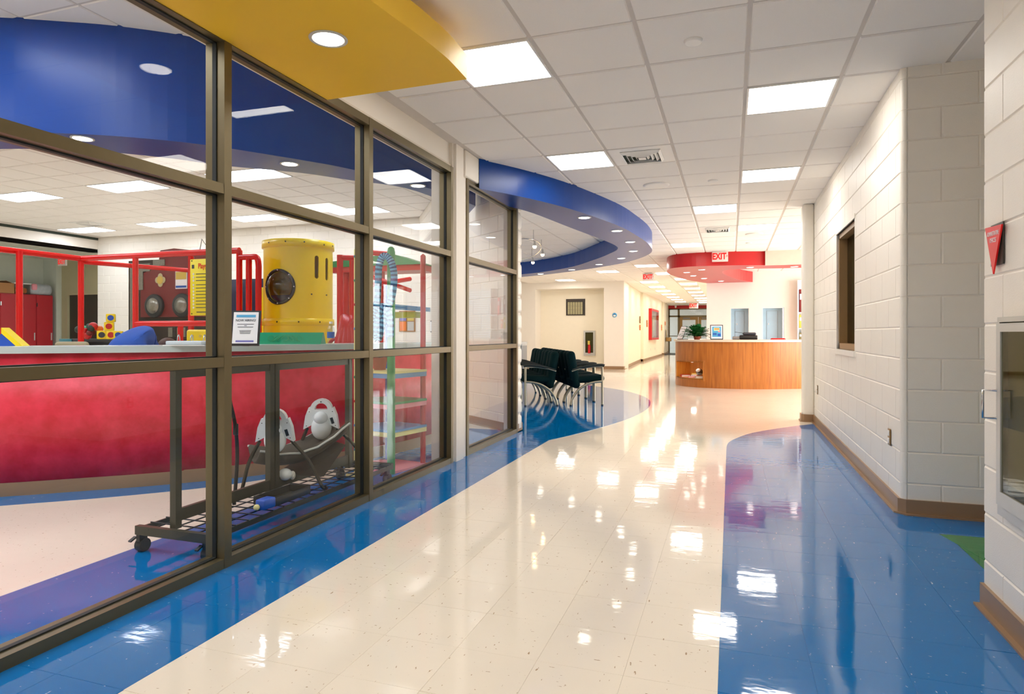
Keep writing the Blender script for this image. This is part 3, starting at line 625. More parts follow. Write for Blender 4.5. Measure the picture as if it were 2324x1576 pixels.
def disc(nm, x, y, z, r, label, cat, m='white', group=None):
    t = thing(nm, label, cat, (x, y, z), 0, group)
    MB().lathe([(r, 0), (r, -.006), (r*.86, -.016), (r*.8, -.016)], (0, 0, 0), 28).build('rim', m, t)
    MB().lathe([(r*.8, -.010), (r*.5, -.013), (.0001, -.014)], (0, 0, 0), 28).build('grille', 'offwhite', t)
disc('ceiling_speaker', -0.82, 7.65, C1-.009, .15, 'round ceiling speaker right of the tip of the blue ring', 'speaker', group='round ceiling speakers')
disc('ceiling_speaker', 0.39, 11.96, C1-.009, .15, 'round ceiling speaker behind the third light panel on the right', 'speaker', group='round ceiling speakers')
disc('sprinkler_cover', -0.21, 3.95, C1-.009, .055, 'small round sprinkler cover on the tile near the top of the photo', 'sprinkler', group='sprinkler covers')
disc('sprinkler_cover', -0.19, 7.63, C1-.009, .055, 'small round sprinkler cover left of the second right-hand light panel', 'sprinkler', group='sprinkler covers')
disc('sprinkler_cover', 0.33, 13.1, C1-.009, .06, 'small round sprinkler cover just in front of the red soffit', 'sprinkler', group='sprinkler covers')
disc('sprinkler_cover', -8.3, 8.6, C2-.009, .055, 'small round sprinkler cover in the playroom ceiling', 'sprinkler', group='sprinkler covers')
def downlight(x, y, z, label, group, r=.085, lit='lamp'):
    t = thing('downlight', label, 'downlight', (x, y, z), 0, group)
    MB().lathe([(r, 0), (r, -.004), (r*.86, -.007), (r*.8, -.002)], (0, 0, 0), 28).build('trim_ring', 'lgrey', t)
    MB().lathe([(r*.8, -.004), (.0001, -.004)], (0, 0, 0), 28).build('lamp', lit, t)
downlight(-1.898, 2.741, 2.65, 'round downlight in the yellow canopy', None, .095)
for k, (x, y) in enumerate([(-1.724, 7.87), (-1.512, 9.029), (-1.50, 10.192), (-1.615, 11.343), (-1.985, 12.35), (-2.60, 13.3), (-3.40, 14.2), (-4.35, 14.95)]):
    downlight(x, y, 2.625, '%s downlight from the front in the blue ring soffit' % ordn[k], 'downlights of the blue ring')
for k, (x, y, lb) in enumerate([(-4.90, 3.76, 'downlight of the playroom blue soffit cut by the left transom'), (-3.835, 4.937, 'downlight of the playroom blue soffit in the second bay'), (-3.12, 6.1, 'downlight of the playroom blue soffit beside the third bay jamb')]):
    downlight(x, y, 2.74, lb, 'downlights of the playroom blue soffit')
for k, (px, py) in enumerate([(-.62, 15.15), (-.98, 15.7), (-.88, 16.65), (-.66, 17.55), (-.25, 18.6), (.4, 14.95), (1.3, 15.1)]):
    downlight(px, py, 2.625, '%s small downlight round the red soffit from its front left' % ordn[k], 'downlights of the red soffit')
# track lights inside the blue ring
tr = thing('track_light', 'bent track with four small bare spot lamps inside the blue ring', 'light', (-3.3, 11.4, C1))
tp = [(-4.0, 10.9), (-3.5, 10.2), (-3.12, 10.3), (-3.3, 11.4), (-3.85, 12.6), (-4.3, 13.0)]
MB().tube(smooth([(x+3.3, y-11.4, -.17) for x, y in tp], 4), .009, 6).build('track', 'chrome', tr)
for k in (1, 2, 3, 4):
    x, y = tp[k][0]+3.3, tp[k][1]-11.4
    MB().cyl((x, y, 0), (x, y, -.2), .006, 6).build('stem', 'chrome', tr)
    hd = MB().lathe([(.012, 0), (.02, -.05), (.035, -.09)], (x+.02, y, -.19), 12).build('spot_head', 'chrome', tr)
    MB().ell((x+.02, y, -.29), (.034, .034, .034), 12, 8).build('bulb', 'dimlamp', hd)

# ------------------------------------------------------------------ EXIT signs
def exit_sign(x, y, z, label, s=1.0, arrow=True, rz=0.0):
    t = thing('exit_sign', label, 'exit sign', (x, y, z), rz, 'EXIT signs')
    MB().rbox((0, 0, 0), (.32*s, .035*s, .22*s), .006).build('housing', 'exitf', t)
    MB().b2((-.11*s, -.02*s, .11*s), (.11*s, .02*s, .13*s)).build('canopy', 'lgrey', t)
    text('lettering', 'EXIT', .185*s, 'exitr', t, (-.015*s, -.0185*s, -.003*s), (PI/2, 0, 0), .74, bold=.035)
    if arrow: text('arrow', '>', .1*s, 'exitr', t, (.135*s, -.0185*s, 0), (PI/2, 0, 0), .8)
    return t
exit_sign(-.21, 14.20, C1-.125, 'EXIT sign with right arrow in front of the red soffit')
exit_sign(-2.22, 18.6, C1-.13, 'EXIT sign hanging left of the red soffit over the corridor mouth', .95)
exit_sign(-1.96, 37.5, C1-.17, 'far EXIT sign before the red band over the end doors', 1.5, False)
exit_sign(-16.75, 12.3, 3.08, 'small EXIT sign above the dark doorway behind the playroom rail', .95, False)
exit_sign(-.35, 41.0-22.9+.0, C1-.13, 'EXIT sign at the corridor corner', .5, False) if False else None

# ------------------------------------------------------------------ near right wall objects
fc = thing('fire_extinguisher_cabinet', 'large grey fire extinguisher cabinet with dark glass at right edge of photo', 'cabinet', (XN, 2.86, .46))
def fcab(t, w_, h_, dd, ext=False):
    """cabinet facing -x; y runs across, origin at bottom centre on the wall"""
    fw = .055
    MB().b2((-dd, -w_/2, 0), (0, w_/2, .04)).b2((-dd, -w_/2, h_-.02), (0, w_/2, h_)).b2((-dd, -w_/2, .04), (0, -w_/2+.02, h_-.02)).b2((-dd, w_/2-.02, .04), (0, w_/2, h_-.02)).build('frame', 'lgrey', t)
    d = MB().b2((-dd-.012, -w_/2+.024, .045), (-dd, w_/2-.024, .045+fw)).b2((-dd-.012, -w_/2+.024, h_-.025-fw*.6), (-dd, w_/2-.024, h_-.025)).b2((-dd-.012, -w_/2+.024, .045+fw), (-dd, -w_/2+.024+fw*.7, h_-.025-fw*.6)).b2((-dd-.012, w_/2-.024-fw*.7, .045+fw), (-dd, w_/2-.024, h_-.025-fw*.6)).build('door', 'lgrey', t)
    MB().b2((-dd-.007, -w_/2+.06, .1), (-dd-.003, w_/2-.06, h_-.05)).build('pane', 'wired', d)
    MB().b2((-.006, -w_/2+.02, .04), (-.002, w_/2-.02, h_-.02)).build('back_panel', 'khaki', t)
    hz_ = h_*.56
    MB().tube([(-dd-.012, w_/2-.03, hz_-.055), (-dd-.055, w_/2-.02, hz_-.055), (-dd-.055, w_/2-.02, hz_+.055), (-dd-.012, w_/2-.03, hz_+.055)], .005, 6).build('handle', 'chrome', d)
fcab(fc, .40, .785, .035)
# pennant sign
ps = thing('pennant_sign', 'red triangular pennant sign lettered ADMINISTRATIVE OFFICES on a dark plaque', 'sign', (XN-.008, 3.134, 1.43))
MB().b2((-.006, -.066, .03), (0, .058, .20)).build('plaque', 'plaque', ps)
MB().slab([(-.012, -.088, .185), (-.012, .086, .195), (-.012, 0.0, -.006)], (-1, 0, 0), .006).build('pennant', 'signred', ps)
text('lettering', 'ADMINISTRATIVE', .026, 'paper', ps, (-.0185, .0, .160), (PI/2, .035, -PI/2), .62); text('lettering', 'OFFICES', .026, 'paper', ps, (-.0185, .0, .132), (PI/2, .035, -PI/2), .72)
def outlet(x, y, z, label, rz=0, m='brass'):
    t = thing('wall_outlet', label, 'outlet', (x, y, z), rz, 'wall outlets')
    MB().rbox((-.003, 0, 0), (.006, .072, .116), .003).build('cover_plate', m, t)
    for s_ in (-1, 1): MB().rbox((-.007, 0, s_*.026), (.006, .034, .038), .006).build('socket', 'white', t)
outlet(XR-.008, 5.10, .459, 'brass wall outlet on the right block wall near the rounded corner'); outlet(XR-.008, 9.03, .463, 'small wall outlet by the pilaster at the far end of the right wall')

# ------------------------------------------------------------------ waiting area chairs
def make_chair():
    t = thing('armchair', None, 'chair', (0, 0, 0))
    # local: x = forward, y = sideways, origin on the floor under the seat
    MB().rbox((.06, 0, .43), (.56, .50, .115), .055, seg=4, ry=-.06).build('seat', 'fabric', t)
    bk = MB()
    for k, yy in enumerate((-.125, .125)): bk.rbox((-.175, yy*1.04, .585), (.13, .262, .62), .064, ry=-.17, seg=4)
    bk.build('backrest', 'fabric', t)
    for s_ in (-1, 1):
        y = s_*.271
        MB().tube([(.285, y, .015), (.285, y, .635)], .0195, 10).build('leg', 'silver', t)
        pts = smooth([(.285, y, .395), (.16, y, .385), (.02, y, .345), (-.12, y, .25), (-.21, y, .12), (-.24, y, .015)], 4)
        MB().tube(pts, .0195, 10).build('leg', 'silver', t)
        ar = MB().tube(smooth([(-.21, y, .585), (-.1, y, .62), (.1, y, .655), (.27, y, .662), (.315, y, .652)], 3), [.016]*4+[.025]*8+[.028], 10).build('armrest', 'armpad', t)
        MB().tube([(-.22, y, .565), (-.1, y, .605), (.1, y, .635), (.285, y, .635)], .012, 8).build('arm_tube', 'silver', t)
        for xx in (.285, -.24): MB().cyl((xx, y, 0), (xx, y, .02), .02, 10).build('foot_cap', 'black', t)
    return t
a1 = math.atan2(.246, .524)
fx, fy = math.cos(a1), math.sin(a1)
ch0 = make_chair()
def put(c, x, y, rz, lb, g): c.location = (x, y, 0); c.rotation_euler = (0, 0, rz); c['label'] = lb; c['group'] = g
first = (-1.989-.285*fx-.275*(-fy)*(-1)*0, 10.453-.285*fy)
# near front leg is at (+.285, -.275) local of the nearest right-hand chair
bx = -1.989-(.285*fx+.275*fy); by = 10.453-(.285*fy-.275*fx)
for k in range(5):
    c = ch0 if k == 0 else copy_tree(ch0)
    put(c, bx-fy*.61*k, by+fx*.61*k, a1, '%s dark green armchair from the front in the row facing right' % ordn[k], 'armchairs facing right')
bx2 = -3.112+(.285*fx-.275*fy)-.035; by2 = 9.937+(.285*fy+.275*fx)
for k in range(4):
    c = copy_tree(ch0); put(c, bx2-fy*.61*k, by2+fx*.61*k, a1+PI, '%s dark green armchair from the front in the row facing left' % ordn[k], 'armchairs facing left')
tb = thing('litter_bin', 'grey metal bin top showing behind the green chairs', 'bin', (-4.95, 14.9, 0))
MB().rbox((0, 0, .45), (.42, .42, .9), .02).build('body', 'grey', tb); MB().rbox((0, 0, .93), (.44, .44, .10), .02).build('lid', 'lgrey', tb); MB().b2((-.12, -.225, .78), (.12, -.205, .86)).build('flap', 'black', tb)
# directory board, round sign, extinguisher cabinet on the waiting wall
db = thing('directory_board', 'dark framed directory board with six pale strips on cream wall', 'notice board', (-5.09, YW+.65, 1.81))
MB().b2((-.335, -.03, 0), (.335, 0, .57)).build('frame', 'plaque', db); MB().b2((-.285, -.036, .03), (.285, -.03, .48)).build('backing', 'dkdoor', db)
for k in range(6):
    s_ = MB().b2((-.27+k*.09, -.042, .04), (-.20+k*.09, -.036, .46)).build('name_strip', 'palegold', db)
    q = MB()
    for r_ in range(12): q.b2((-.262+k*.09, -.0435, .055+r_*.034), (-.208+k*.09, -.042, .066+r_*.034))
    tag(q.build('print_lines', 'ink', s_), kind='stuff')
fe = thing('fire_extinguisher_cabinet', 'small white fire extinguisher cabinet on the cream wall behind the chairs', 'cabinet', (-4.60, YW+.65, .42), PI/2)
fcab(fe, .40, .86, .05)
xe = thing('fire_extinguisher', 'red fire extinguisher with yellow tag inside the far wall cabinet', 'fire extinguisher', (-4.60, YW+.61, .50))
MB().lathe([(.05, 0), (.05, .26), (.03, .31), (.012, .33)], (0, -.0, 0), 14).build('cylinder', 'redpl', xe); MB().b2((-.03, -.02, .33), (.03, .02, .38)).build('valve', 'black', xe); MB().b2((-.045, -.056, .30), (.03, -.05, .43)).build('tag', 'gold', xe)
rs = thing('round_wall_sign', 'small round blue and white sign on the white pier', 'sign', (-3.62, YW-.012, 1.79))
MB().lathe([(.092, 0), (.092, .012), (.0001, .012)], (0, .012, 0), 28, 0, Matrix.Rotation(PI/2, 3, 'X')).build('disc', 'white', rs)
MB().lathe([(.075, 0), (.075, .003), (.0001, .003)], (0, -.0, 0), 24, 0, Matrix.Rotation(PI/2, 3, 'X')).build('emblem', 'bluepr', rs); MB().ell((-.005, -.005, -.02), (.045, .003, .03), 14, 8).build('emblem_detail', 'white', rs); MB().ell((.0, -.005, .03), (.04, .003, .015), 14, 8).build('emblem_detail', 'water', rs)
# corridor wall fittings
dc = thing('display_case', 'red framed wall display case on the left wall of the far corridor', 'display case', (-3.48, 30.8, .89))
MB().b2((0, -1.5, 0), (.14, -1.4, 1.42)).b2((0, 1.4, 0), (.14, 1.5, 1.42)).b2((0, -1.4, 0), (.14, 1.4, .1)).b2((0, -1.4, 1.32), (.14, 1.4, 1.42)).build('frame', 'redpl', dc)
MB().b2((.0, -1.4, .1), (.03, 1.4, 1.32)).build('back_panel', 'lgrey', dc); MB().b2((.14, -1.4, .1), (.15, 1.4, 1.32)).build('pane', 'glass', dc)
for q, (yy, zz) in enumerate([(-.9, .8), (.2, .75), (1.0, .5)]): MB().b2((.03, yy-.3, zz-.3), (.035, yy+.3, zz+.3)).build('poster', ('paper', 'cream', 'lgrey')[q], dc)
for k, (x, y, z, lb, dz) in enumerate([(-3.55, 26.9, 1.75, 'upper brown room plate beside the cream pilaster', .3), (-3.55, 26.9, 1.43, 'lower brown room plate beside the cream pilaster', .22), (-3.47, 28.6, 1.62, 'brown room plate just before the red display case', .3), (-3.47, 34.9, 1.5, 'brown room plate after the red display case', .3), (-3.47, 36.9, 1.75, 'small plate near the end of the corridor', .2)]):
    t = thing('room_plate', lb, 'sign', (x, y, z), 0, 'room plates of the corridor'); MB().rbox((.01, 0, 0), (.02, .2, dz), .005).build('plate', 'orange' if k != 0 else 'brass', t); MB().b2((.02, -.08, -.02), (.023, .08, .02)).build('lettering', 'plaque', t)
for k, y in enumerate((30.0, 31.8)): outlet(-3.47, y, .45, ('first', 'second')[k]+' wall outlet under the red display case', PI, 'white')
wf = thing('drinking_fountain', 'small wall mounted drinking fountain near the far corridor end', 'fountain', (-3.47, 37.3, .75)); MB().rbox((.15, 0, .1), (.3, .4, .22), .03).build('basin', 'brass', wf); MB().rbox((.05, 0, .4), (.08, .3, .5), .02).build('back_plate', 'silver', wf); MB().cyl((.15, 0, .2), (.15, 0, .27), .015).build('spout', 'chrome', wf)
mt = WT('door_mat', 'dark mat on the floor at the far corridor end', 'mat', (-3.0, 38.2, 0)); mt.part(MB().b2((-3.5, 36.4, .001), (-2.4, 39.8, .012)), 'mat_pad', 'black')
cc = thing('security_camera', 'little white security camera on the far red band', 'camera', (-3.2, 40.8, 2.83)); MB().rbox((0, 0, .05), (.12, .12, .06), .02).build('bracket', 'white', cc); MB().lathe([(.0001, -.08), (.06, -.03), (.06, .03)], (0, 0, 0), 14).build('dome', 'white', cc)

# ------------------------------------------------------------------ reception desk
dk = WT('reception_desk', 'curved oak veneer reception desk with open display niche', 'desk', (.2, 15.2, 0))
fp = smooth([(-1.18, 17.2), (-1.24, 16.2), (-1.22, 15.5), (-1.08, 15.02), (-.75, 14.68), (-.35, 14.53), (.1, 14.49), (.6, 14.58), (1.1, 14.80), (1.6, 15.12), (2.2, 15.65), (2.8, 16.4)], 6)
# niche between arc positions, cut out of the ribbon
def seglen(a, b): return math.hypot(a[0]-b[0], a[1]-b[1])
na = next(i for i, p in enumerate(fp) if p[1] < 15.35); nb = next(i for i, p in enumerate(fp) if p[0] > -.56)
body = MB().strip(fp[:na+1], .0, 1.0, .03, sm=False).strip(fp[nb:], .0, 1.0, .03).strip(fp[na:nb+1], 0.0, .19, .03).strip(fp[na:nb+1], .545, 1.0, .03)
dk.part(body, 'front_panel', 'oak')
pn_ = fp[na:nb+1]
nich = MB().prism(pn_+[(-.56, 15.35), (-.9, 15.55)], .17, .19).prism(pn_+[(-.56, 15.35), (-.9, 15.55)], .545, .565).b2((-.575, 14.62, .19), (-.56, 15.35, .545)).strip([(-.56, 15.35), (-.9, 15.55), fp[na]], .19, .545, .02)
ni = dk.part(nich, 'display_niche', 'oakin')
dk.part(MB().strip([(x, y-.008) for x, y in pn_], .565, .59, .02).strip([(x, y-.008) for x, y in pn_], .145, .17, .02).b2((-.56, fp[nb][1]-.016, .145), (-.53, fp[nb][1]+.006, .59)), 'niche_trim', 'oak')
top_f = [(x+(-.03 if x < -1 else 0), y-.035) for x, y in fp]
top_b = [(min(x, 3.0), max(15.95, y+.2)) for x, y in fp if x > -.9][::-1]
ct = WT('countertop', 'pale laminate countertop along the oak reception desk', 'countertop', (.2, 15.2, 1.0)); ct.part(MB().prism(top_f+[(2.8, 16.7)]+[(2.0, 16.2), (.8, 15.75), (-.2, 15.6), (-.55, 16.0), (-.6, 17.2)], 1.0, 1.045), 'worktop', 'top')
MB().cyl((-.78, 14.98, .535), (-.78, 14.98, .5445), .06, 16).build('niche_lamp', 'lamp', ni, org=dk.loc)
# things in the niche
def book(x, y, z, d, rz, m, lb):
    t = thing('book', lb, 'book', (x, y, z), rz, 'books in the desk niche'); MB().b2((-d[0]/2, -d[1]/2, 0), (d[0]/2, d[1]/2, .006)).b2((-d[0]/2, -d[1]/2, d[2]-.006), (d[0]/2, d[1]/2, d[2])).b2((-d[0]/2, -d[1]/2, .006), (-d[0]/2+.006, d[1]/2, d[2]-.006)).build('cover', m, t); MB().b2((-d[0]/2+.006, -d[1]/2+.006, .006), (d[0]/2-.008, d[1]/2-.006, d[2]-.006)).build('pages', 'paper', t)
book(-.98, 15.22, .19, (.2, .15, .055), .3, 'redpl', 'red book lying at the left of the desk niche'); book(-.81, 15.02, .19, (.19, .14, .028), .1, 'pink', 'pink book near the middle of the desk niche'); book(-.74, 15.12, .19, (.2, .15, .06), -.1, 'paper', 'white book under the yellow one in the niche'); book(-.75, 15.13, .251, (.18, .13, .03), .05, 'yelpl', 'yellow book on the white one in the niche'); book(-.66, 14.86, .19, (.16, .12, .045), .2, 'lgrey', 'grey book in front of the helmet')
hm = thing('football_helmet', 'small dark and white football helmet in the desk niche', 'helmet', (-.66, 15.02, .245)); MB().ell((0, 0, .075), (.075, .085, .075), 18, 12).build('shell', 'plaque', hm); MB().ell((-.02, -.03, .10), (.058, .06, .052), 14, 10).build('stripe', 'white', hm)
MB().tube([(-.05, -.075, .045), (-.03, -.105, .04), (.03, -.105, .04), (.05, -.075, .045)], .006, 6).tube([(-.05, -.07, .02), (-.03, -.10, .015), (.03, -.10, .015), (.05, -.07, .02)], .006, 6).build('face_mask', 'lgrey', hm); MB().b2((-.06, -.06, -.055), (.06, .06, 0)).build('stand', 'orange', hm)
# things on the counter
pl = thing('potted_fern', 'bushy green fern in a pot on the left of the reception counter', 'plant', (-.72, 15.15, 1.045))
MB().lathe([(.06, 0), (.075, .06), (.08, .07), (.07, .07), (.0001, .06)], (0, 0, 0), 18).build('pot', 'terra', pl)
fr = MB(); random.seed(21)
for k in range(110):
    a = random.uniform(0, 2*PI); L = random.uniform(.28, .46); el = random.uniform(.15, 1.5); pts = []
    for q in range(9):
        s_ = q/8; r_ = L*s_*math.cos(el)*1.0; pts.append(Vector((r_*math.cos(a), r_*math.sin(a), .06+L*s_*math.sin(el)*.80-.16*L*s_*s_+.10*s_*(1-s_))))
    sd = Vector((-math.sin(a), math.cos(a), 0))
    for q in range(1, 9):
        d_ = (pts[q]-pts[q-1]).normalized(); lw_ = .072*(1-.6*abs(q/8-.45))*(1.0 if q < 8 else .5)
        for sg_ in (-1, 1):
            o_ = pts[q]; t_ = o_+sd*sg_*lw_+d_*.03+Vector((0, 0, random.uniform(-.02, .008))); m_ = o_.lerp(t_, .5)
            fr.add([o_, m_+d_*.02, t_, m_-d_*.02], [(0, 1, 2, 3)])
    for q in range(8): fr.add([pts[q]-sd*.003, pts[q]+sd*.003, pts[q+1]+sd*.002, pts[q+1]-sd*.002], [(0, 1, 2, 3)])
tag(fr.build('fronds', 'leaf', pl), kind='stuff')
def framed(nm, lb, loc, w_, h_, tilt, rz, mats):
    t = thing(nm, lb, 'picture frame', loc, rz); R = Matrix.Rotation(tilt, 3, 'X')
    def rb(a, b, name, m, par=t):
        mb = MB().b2(a, b); mb.v = [tuple(R @ Vector(v)) for v in mb.v]; return mb.build(name, m, par)
    rb((-w_/2, 0, 0), (w_/2, .014, h_), 'frame', 'black'); 
    bw = .0135*h_/.28
    rb((-w_/2+bw, -.003, bw*1.3), (w_/2-bw, 0.0, h_-bw), 'sheet', mats)
    mb = MB().box((0, .06, h_*.40), (.05, .006, h_*.85), rx=-.25); mb.build('easel_back', 'black', t)
    return t, R, rb
pf, R_, rb_ = framed('framed_poster', 'black framed blue poster standing on the reception counter beside the fern', (-.29, 14.93, 1.0455), .27, .33, -.12, .12, 'paper')
art = rb_((-.095, -.005, .06), (.095, -.003, .29), 'print', 'bluepr')
for (a, b, m) in [((-.06, -.0065, .20), (.06, -.005, .265), 'creamy'), ((-.05, -.0075, .225), (.055, -.0065, .25), 'orange'), ((-.08, -.0065, .10), (.0, -.005, .15), 'water'), ((.02, -.0065, .08), (.085, -.005, .13), 'bluepl'), ((.03, -.0065, .165), (.075, -.005, .195), 'pink')]: rb_(a, b, 'print_shape', m, pf)
es = thing('sign_holder', 'slim slanted white sign holder at the left end of the reception counter', 'sign', (-1.08, 15.55, 1.045), -.9); MB().box((0, 0, .155), (.20, .012, .31), rx=-.42).build('sign_panel', 'paper', es); MB().box((0, .012, .157), (.215, .008, .325), rx=-.42).build('back_panel', 'ink', es); MB().b2((-.11, -.05, 0), (.11, .10, .012)).build('foot', 'black', es)
pr = thing('printer', 'dark grey office printer with raised paper tray on the reception counter', 'printer', (.30, 15.42, 1.045))
MB().rbox((.08, 0, .05), (.38, .32, .10), .02).build('body', 'black', pr); MB().rbox((-.18, 0, .035), (.16, .28, .07), .015).build('output_tray', 'grey', pr); MB().rbox((.10, 0, .13), (.28, .26, .06), .025).build('scanner_lid', 'ink', pr); MB().box((-.10, 0, .155), (.22, .2, .008), ry=.12).build('paper_tray', 'black', pr)
oc = thing('office_chair', 'red backed office chair behind the reception desk', 'chair', (1.10, 17.0, 0)); MB().rbox((0, 0, .84), (.36, .10, .46), .09, seg=4).build('backrest', 'redpl', oc); MB().rbox((0, -.2, .5), (.5, .48, .09), .04).build('seat', 'redpl', oc); MB().cyl((0, -.2, .1), (0, -.2, .46), .03).build('column', 'black', oc)
for k in range(5): MB().tube([(0, -.2, .1), (.28*math.cos(k*1.2566), -.2+.28*math.sin(k*1.2566), .04)], .02, 6).build('leg', 'black', oc)
MB().box((0, .02, .66), (.05, .03, .3)).build('back_support', 'black', oc)
# bluish narrow windows in the reception wall
for k, (a, b) in enumerate(((0.0, .49), (.84, 1.37))):
    o = thing('window_%d' % (6+k), None, None, ((a+b)/2, YB, .85), kind='structure'); g = tuple(o.location)
    MB().b2((a, YB+.004, .85), (a+.012, YB+.12, 1.9)).b2((b-.012, YB+.004, .85), (b, YB+.12, 1.9)).b2((a+.012, YB+.004, 1.888), (b-.012, YB+.12, 1.9)).build('window_frame', 'white', o, org=g)
    MB().b2((a+.025, YB+.03, .85), (b-.025, YB+.036, 1.875)).build('pane', 'thin', o, org=g)
    d_ = MB().b2((a, YB+.2, .8), (b, YB+.24, 1.95)).build('door_beyond', 'bluegl', o, org=g)
    MB().b2((a+.12, YB+.19, .8), (a+.125, YB+.2, 1.82)).b2((b-.12, YB+.19, .8), (b-.125, YB+.2, 1.82)).b2((a+.12, YB+.19, 1.815), (b-.12, YB+.2, 1.82)).build('door_edge', 'grey', d_, org=g); MB().ell(((a+.17), YB+.19, 1.45), (.012, .008, .03), 8, 6).build('door_pull', 'white', d_, org=g)
sh = thing('bookshelf', 'white wall bookshelf with red and coloured items at the right of the reception wall', 'shelf', (2.0, YB, .95))
MB().b2((-.28, -.25, 0), (-.25, .02, 1.68)).b2((.25, -.25, 0), (.28, .02, 1.68)).b2((-.28, 0, 0), (.28, .02, 1.68)).build('side_panel', 'white', sh)
for z_ in (0, .35, .78, 1.65): MB().b2((-.25, -.25, z_), (.25, 0, z_+.03)).build('shelf_board', 'white', sh)
for k, (x, z_, w_, h_, m) in enumerate([(-.2, .81, .07, .62, 'dkred'), (-.12, .81, .05, .5, 'lgrey'), (-.2, .38, .08, .36, 'gold'), (-.1, .38, .06, .3, 'orange'), (-.2, .03, .08, .22, 'olive'), (-.1, .03, .06, .26, 'dkgreen'), (0, .81, .06, .55, 'signred')]):
    t = thing('binder', '%s item on the white reception shelf' % ('dark red', 'grey', 'yellow', 'orange', 'olive', 'dark green', 'bright red')[k], 'binder', (2.0+x, YB-.12, .95+z_), 0, 'binders on the reception shelf'); MB().rbox((0, 0, h_/2+.002), (w_, .2, h_), .006).build('spine', m, t); MB().b2((-w_*.3, -.103, h_*.55), (w_*.3, -.1, h_*.8)).build('spine_label', 'paper', t)

# ------------------------------------------------------------------ playroom counter
co = WT('play_counter', 'long curved counter with mottled red front inside the playroom', 'counter', (-4.2, 3.9, 0))
co.part(MB().strip(ctr, .10, 1.035, .03, sm=True), 'front_panel', 'redlam')
co.part(MB().strip([(x+.008, y+.008) for x, y in ctr], 0.0, .105, .02), 'cove_base', 'base')
ctt = WT('countertop', 'pale grey laminate top of the curved red playroom counter', 'countertop', (-4.2, 3.9, 1.035))
cpath = [(x+.02, y-.03) for x, y in ctr]
ctt.part(MB().strip(cpath, 1.035, 1.085, .5), 'worktop', 'topgrey')
# binder, frame, sign, bottle on the counter
bd = thing('open_binder', 'open white three ring binder lying on the playroom counter', 'binder', (-4.06, 4.02, 1.085), .30)
MB().b2((-.16, -.12, 0), (.17, .12, .006)).build('cover', 'white', bd); MB().rbox((.0, 0, .022), (.29, .22, .03), .008).build('page_stack', 'binder', bd)
for k in range(3): MB().tube([(-.10+k*.105, .0+.02*math.cos(q*.5), .035+.05*math.sin(q*.52)) for q in range(7)], .004, 6).build('ring', 'chrome', bd)
nh, Rn, rbn = framed('notice_frame', 'black framed NOW HIRING notice standing on the playroom counter', (-3.595, 4.085, 1.085), .222, .28, -.16, .34, 'paper')
def txt_on(body, size, z, m='ink', sx=1.0): 
    p = Rn @ Vector((0, -.0045, z)); text('lettering', body, size, m, nh, p, (PI/2-.16, 0, 0), sx)
rbn((-.075, -.0048, .225), (.075, -.003, .245), 'print_band', 'bluepr'); rbn((-.07, -.0048, .028), (.07, -.003, .042), 'print_band', 'purpr')
txt_on('NOW HIRING!', .027, .200, sx=.9)
for z_, w_ in ((.170, .13), (.158, .02), (.147, .12), (.118, .09), (.108, .085), (.097, .08)): rbn((-w_/2, -.0046, z_-.002), (w_/2, -.003, z_+.002), 'print_line', 'ink')
gp = thing('green_tent_sign', 'long green wedge shaped plastic sign lying on the playroom counter', 'sign', (-3.80, 4.92, 1.085), .33)
MB().slab([(-.29, -.085, 0), (-.29, .085, 0), (-.29, 0.02, .105), (-.29, -.0, .105)], (1, 0, 0), .58).build('wedge', 'greenpl', gp)
em = MB()
for k in range(7): em.tube([(-.16+.30*(k/7)+.03*math.cos(a*.9+k), -.062+.03*(.5+.35*math.sin(a*.9+k*2))*.9-.018, .02+.065*(.5+.4*math.sin(a*.9+k*2))) for a in range(7)], .0025, 5)
tag(em.build('raised_lettering', 'greenp', gp), kind='stuff')
wb = thing('water_bottle', 'small clear plastic water bottle with blue label on the counter end', 'bottle', (-3.38, 4.92, 1.085))
MB().lathe([(.030, 0), (.033, .01), (.033, .12), (.030, .14), (.014, .175), (.013, .185)], (0, 0, 0), 18).build('bottle_body', 'bottle', wb); MB().lathe([(.0335, .055), (.0335, .11)], (0, 0, 0), 18).build('label_band', 'water', wb); MB().cyl((0, 0, .183), (0, 0, .202), .015, 14).build('cap', 'white', wb)

# ------------------------------------------------------------------ person in blue behind the counter
pe = thing('person', 'person in a blue shirt bending forward behind the playroom counter', 'person', (-5.06, 4.30, 0), .34)
def skin(name, verts, edges, radii, m, par, root=0, sub=2):
    me = bpy.data.meshes.new(name); me.from_pydata(verts, edges, []); o = bpy.data.objects.new(name, me); COL.objects.link(o); o.parent = par
    me.materials.append(M[m]); md = o.modifiers.new('skin', 'SKIN'); md.use_smooth_shade = True
    for i, r in enumerate(radii): me.skin_vertices[0].data[i].radius = r if isinstance(r, tuple) else (r, r); me.skin_vertices[0].data[i].use_root = (i == root)
    s_ = o.modifiers.new('sub', 'SUBSURF'); s_.levels = sub; s_.render_levels = sub; return o
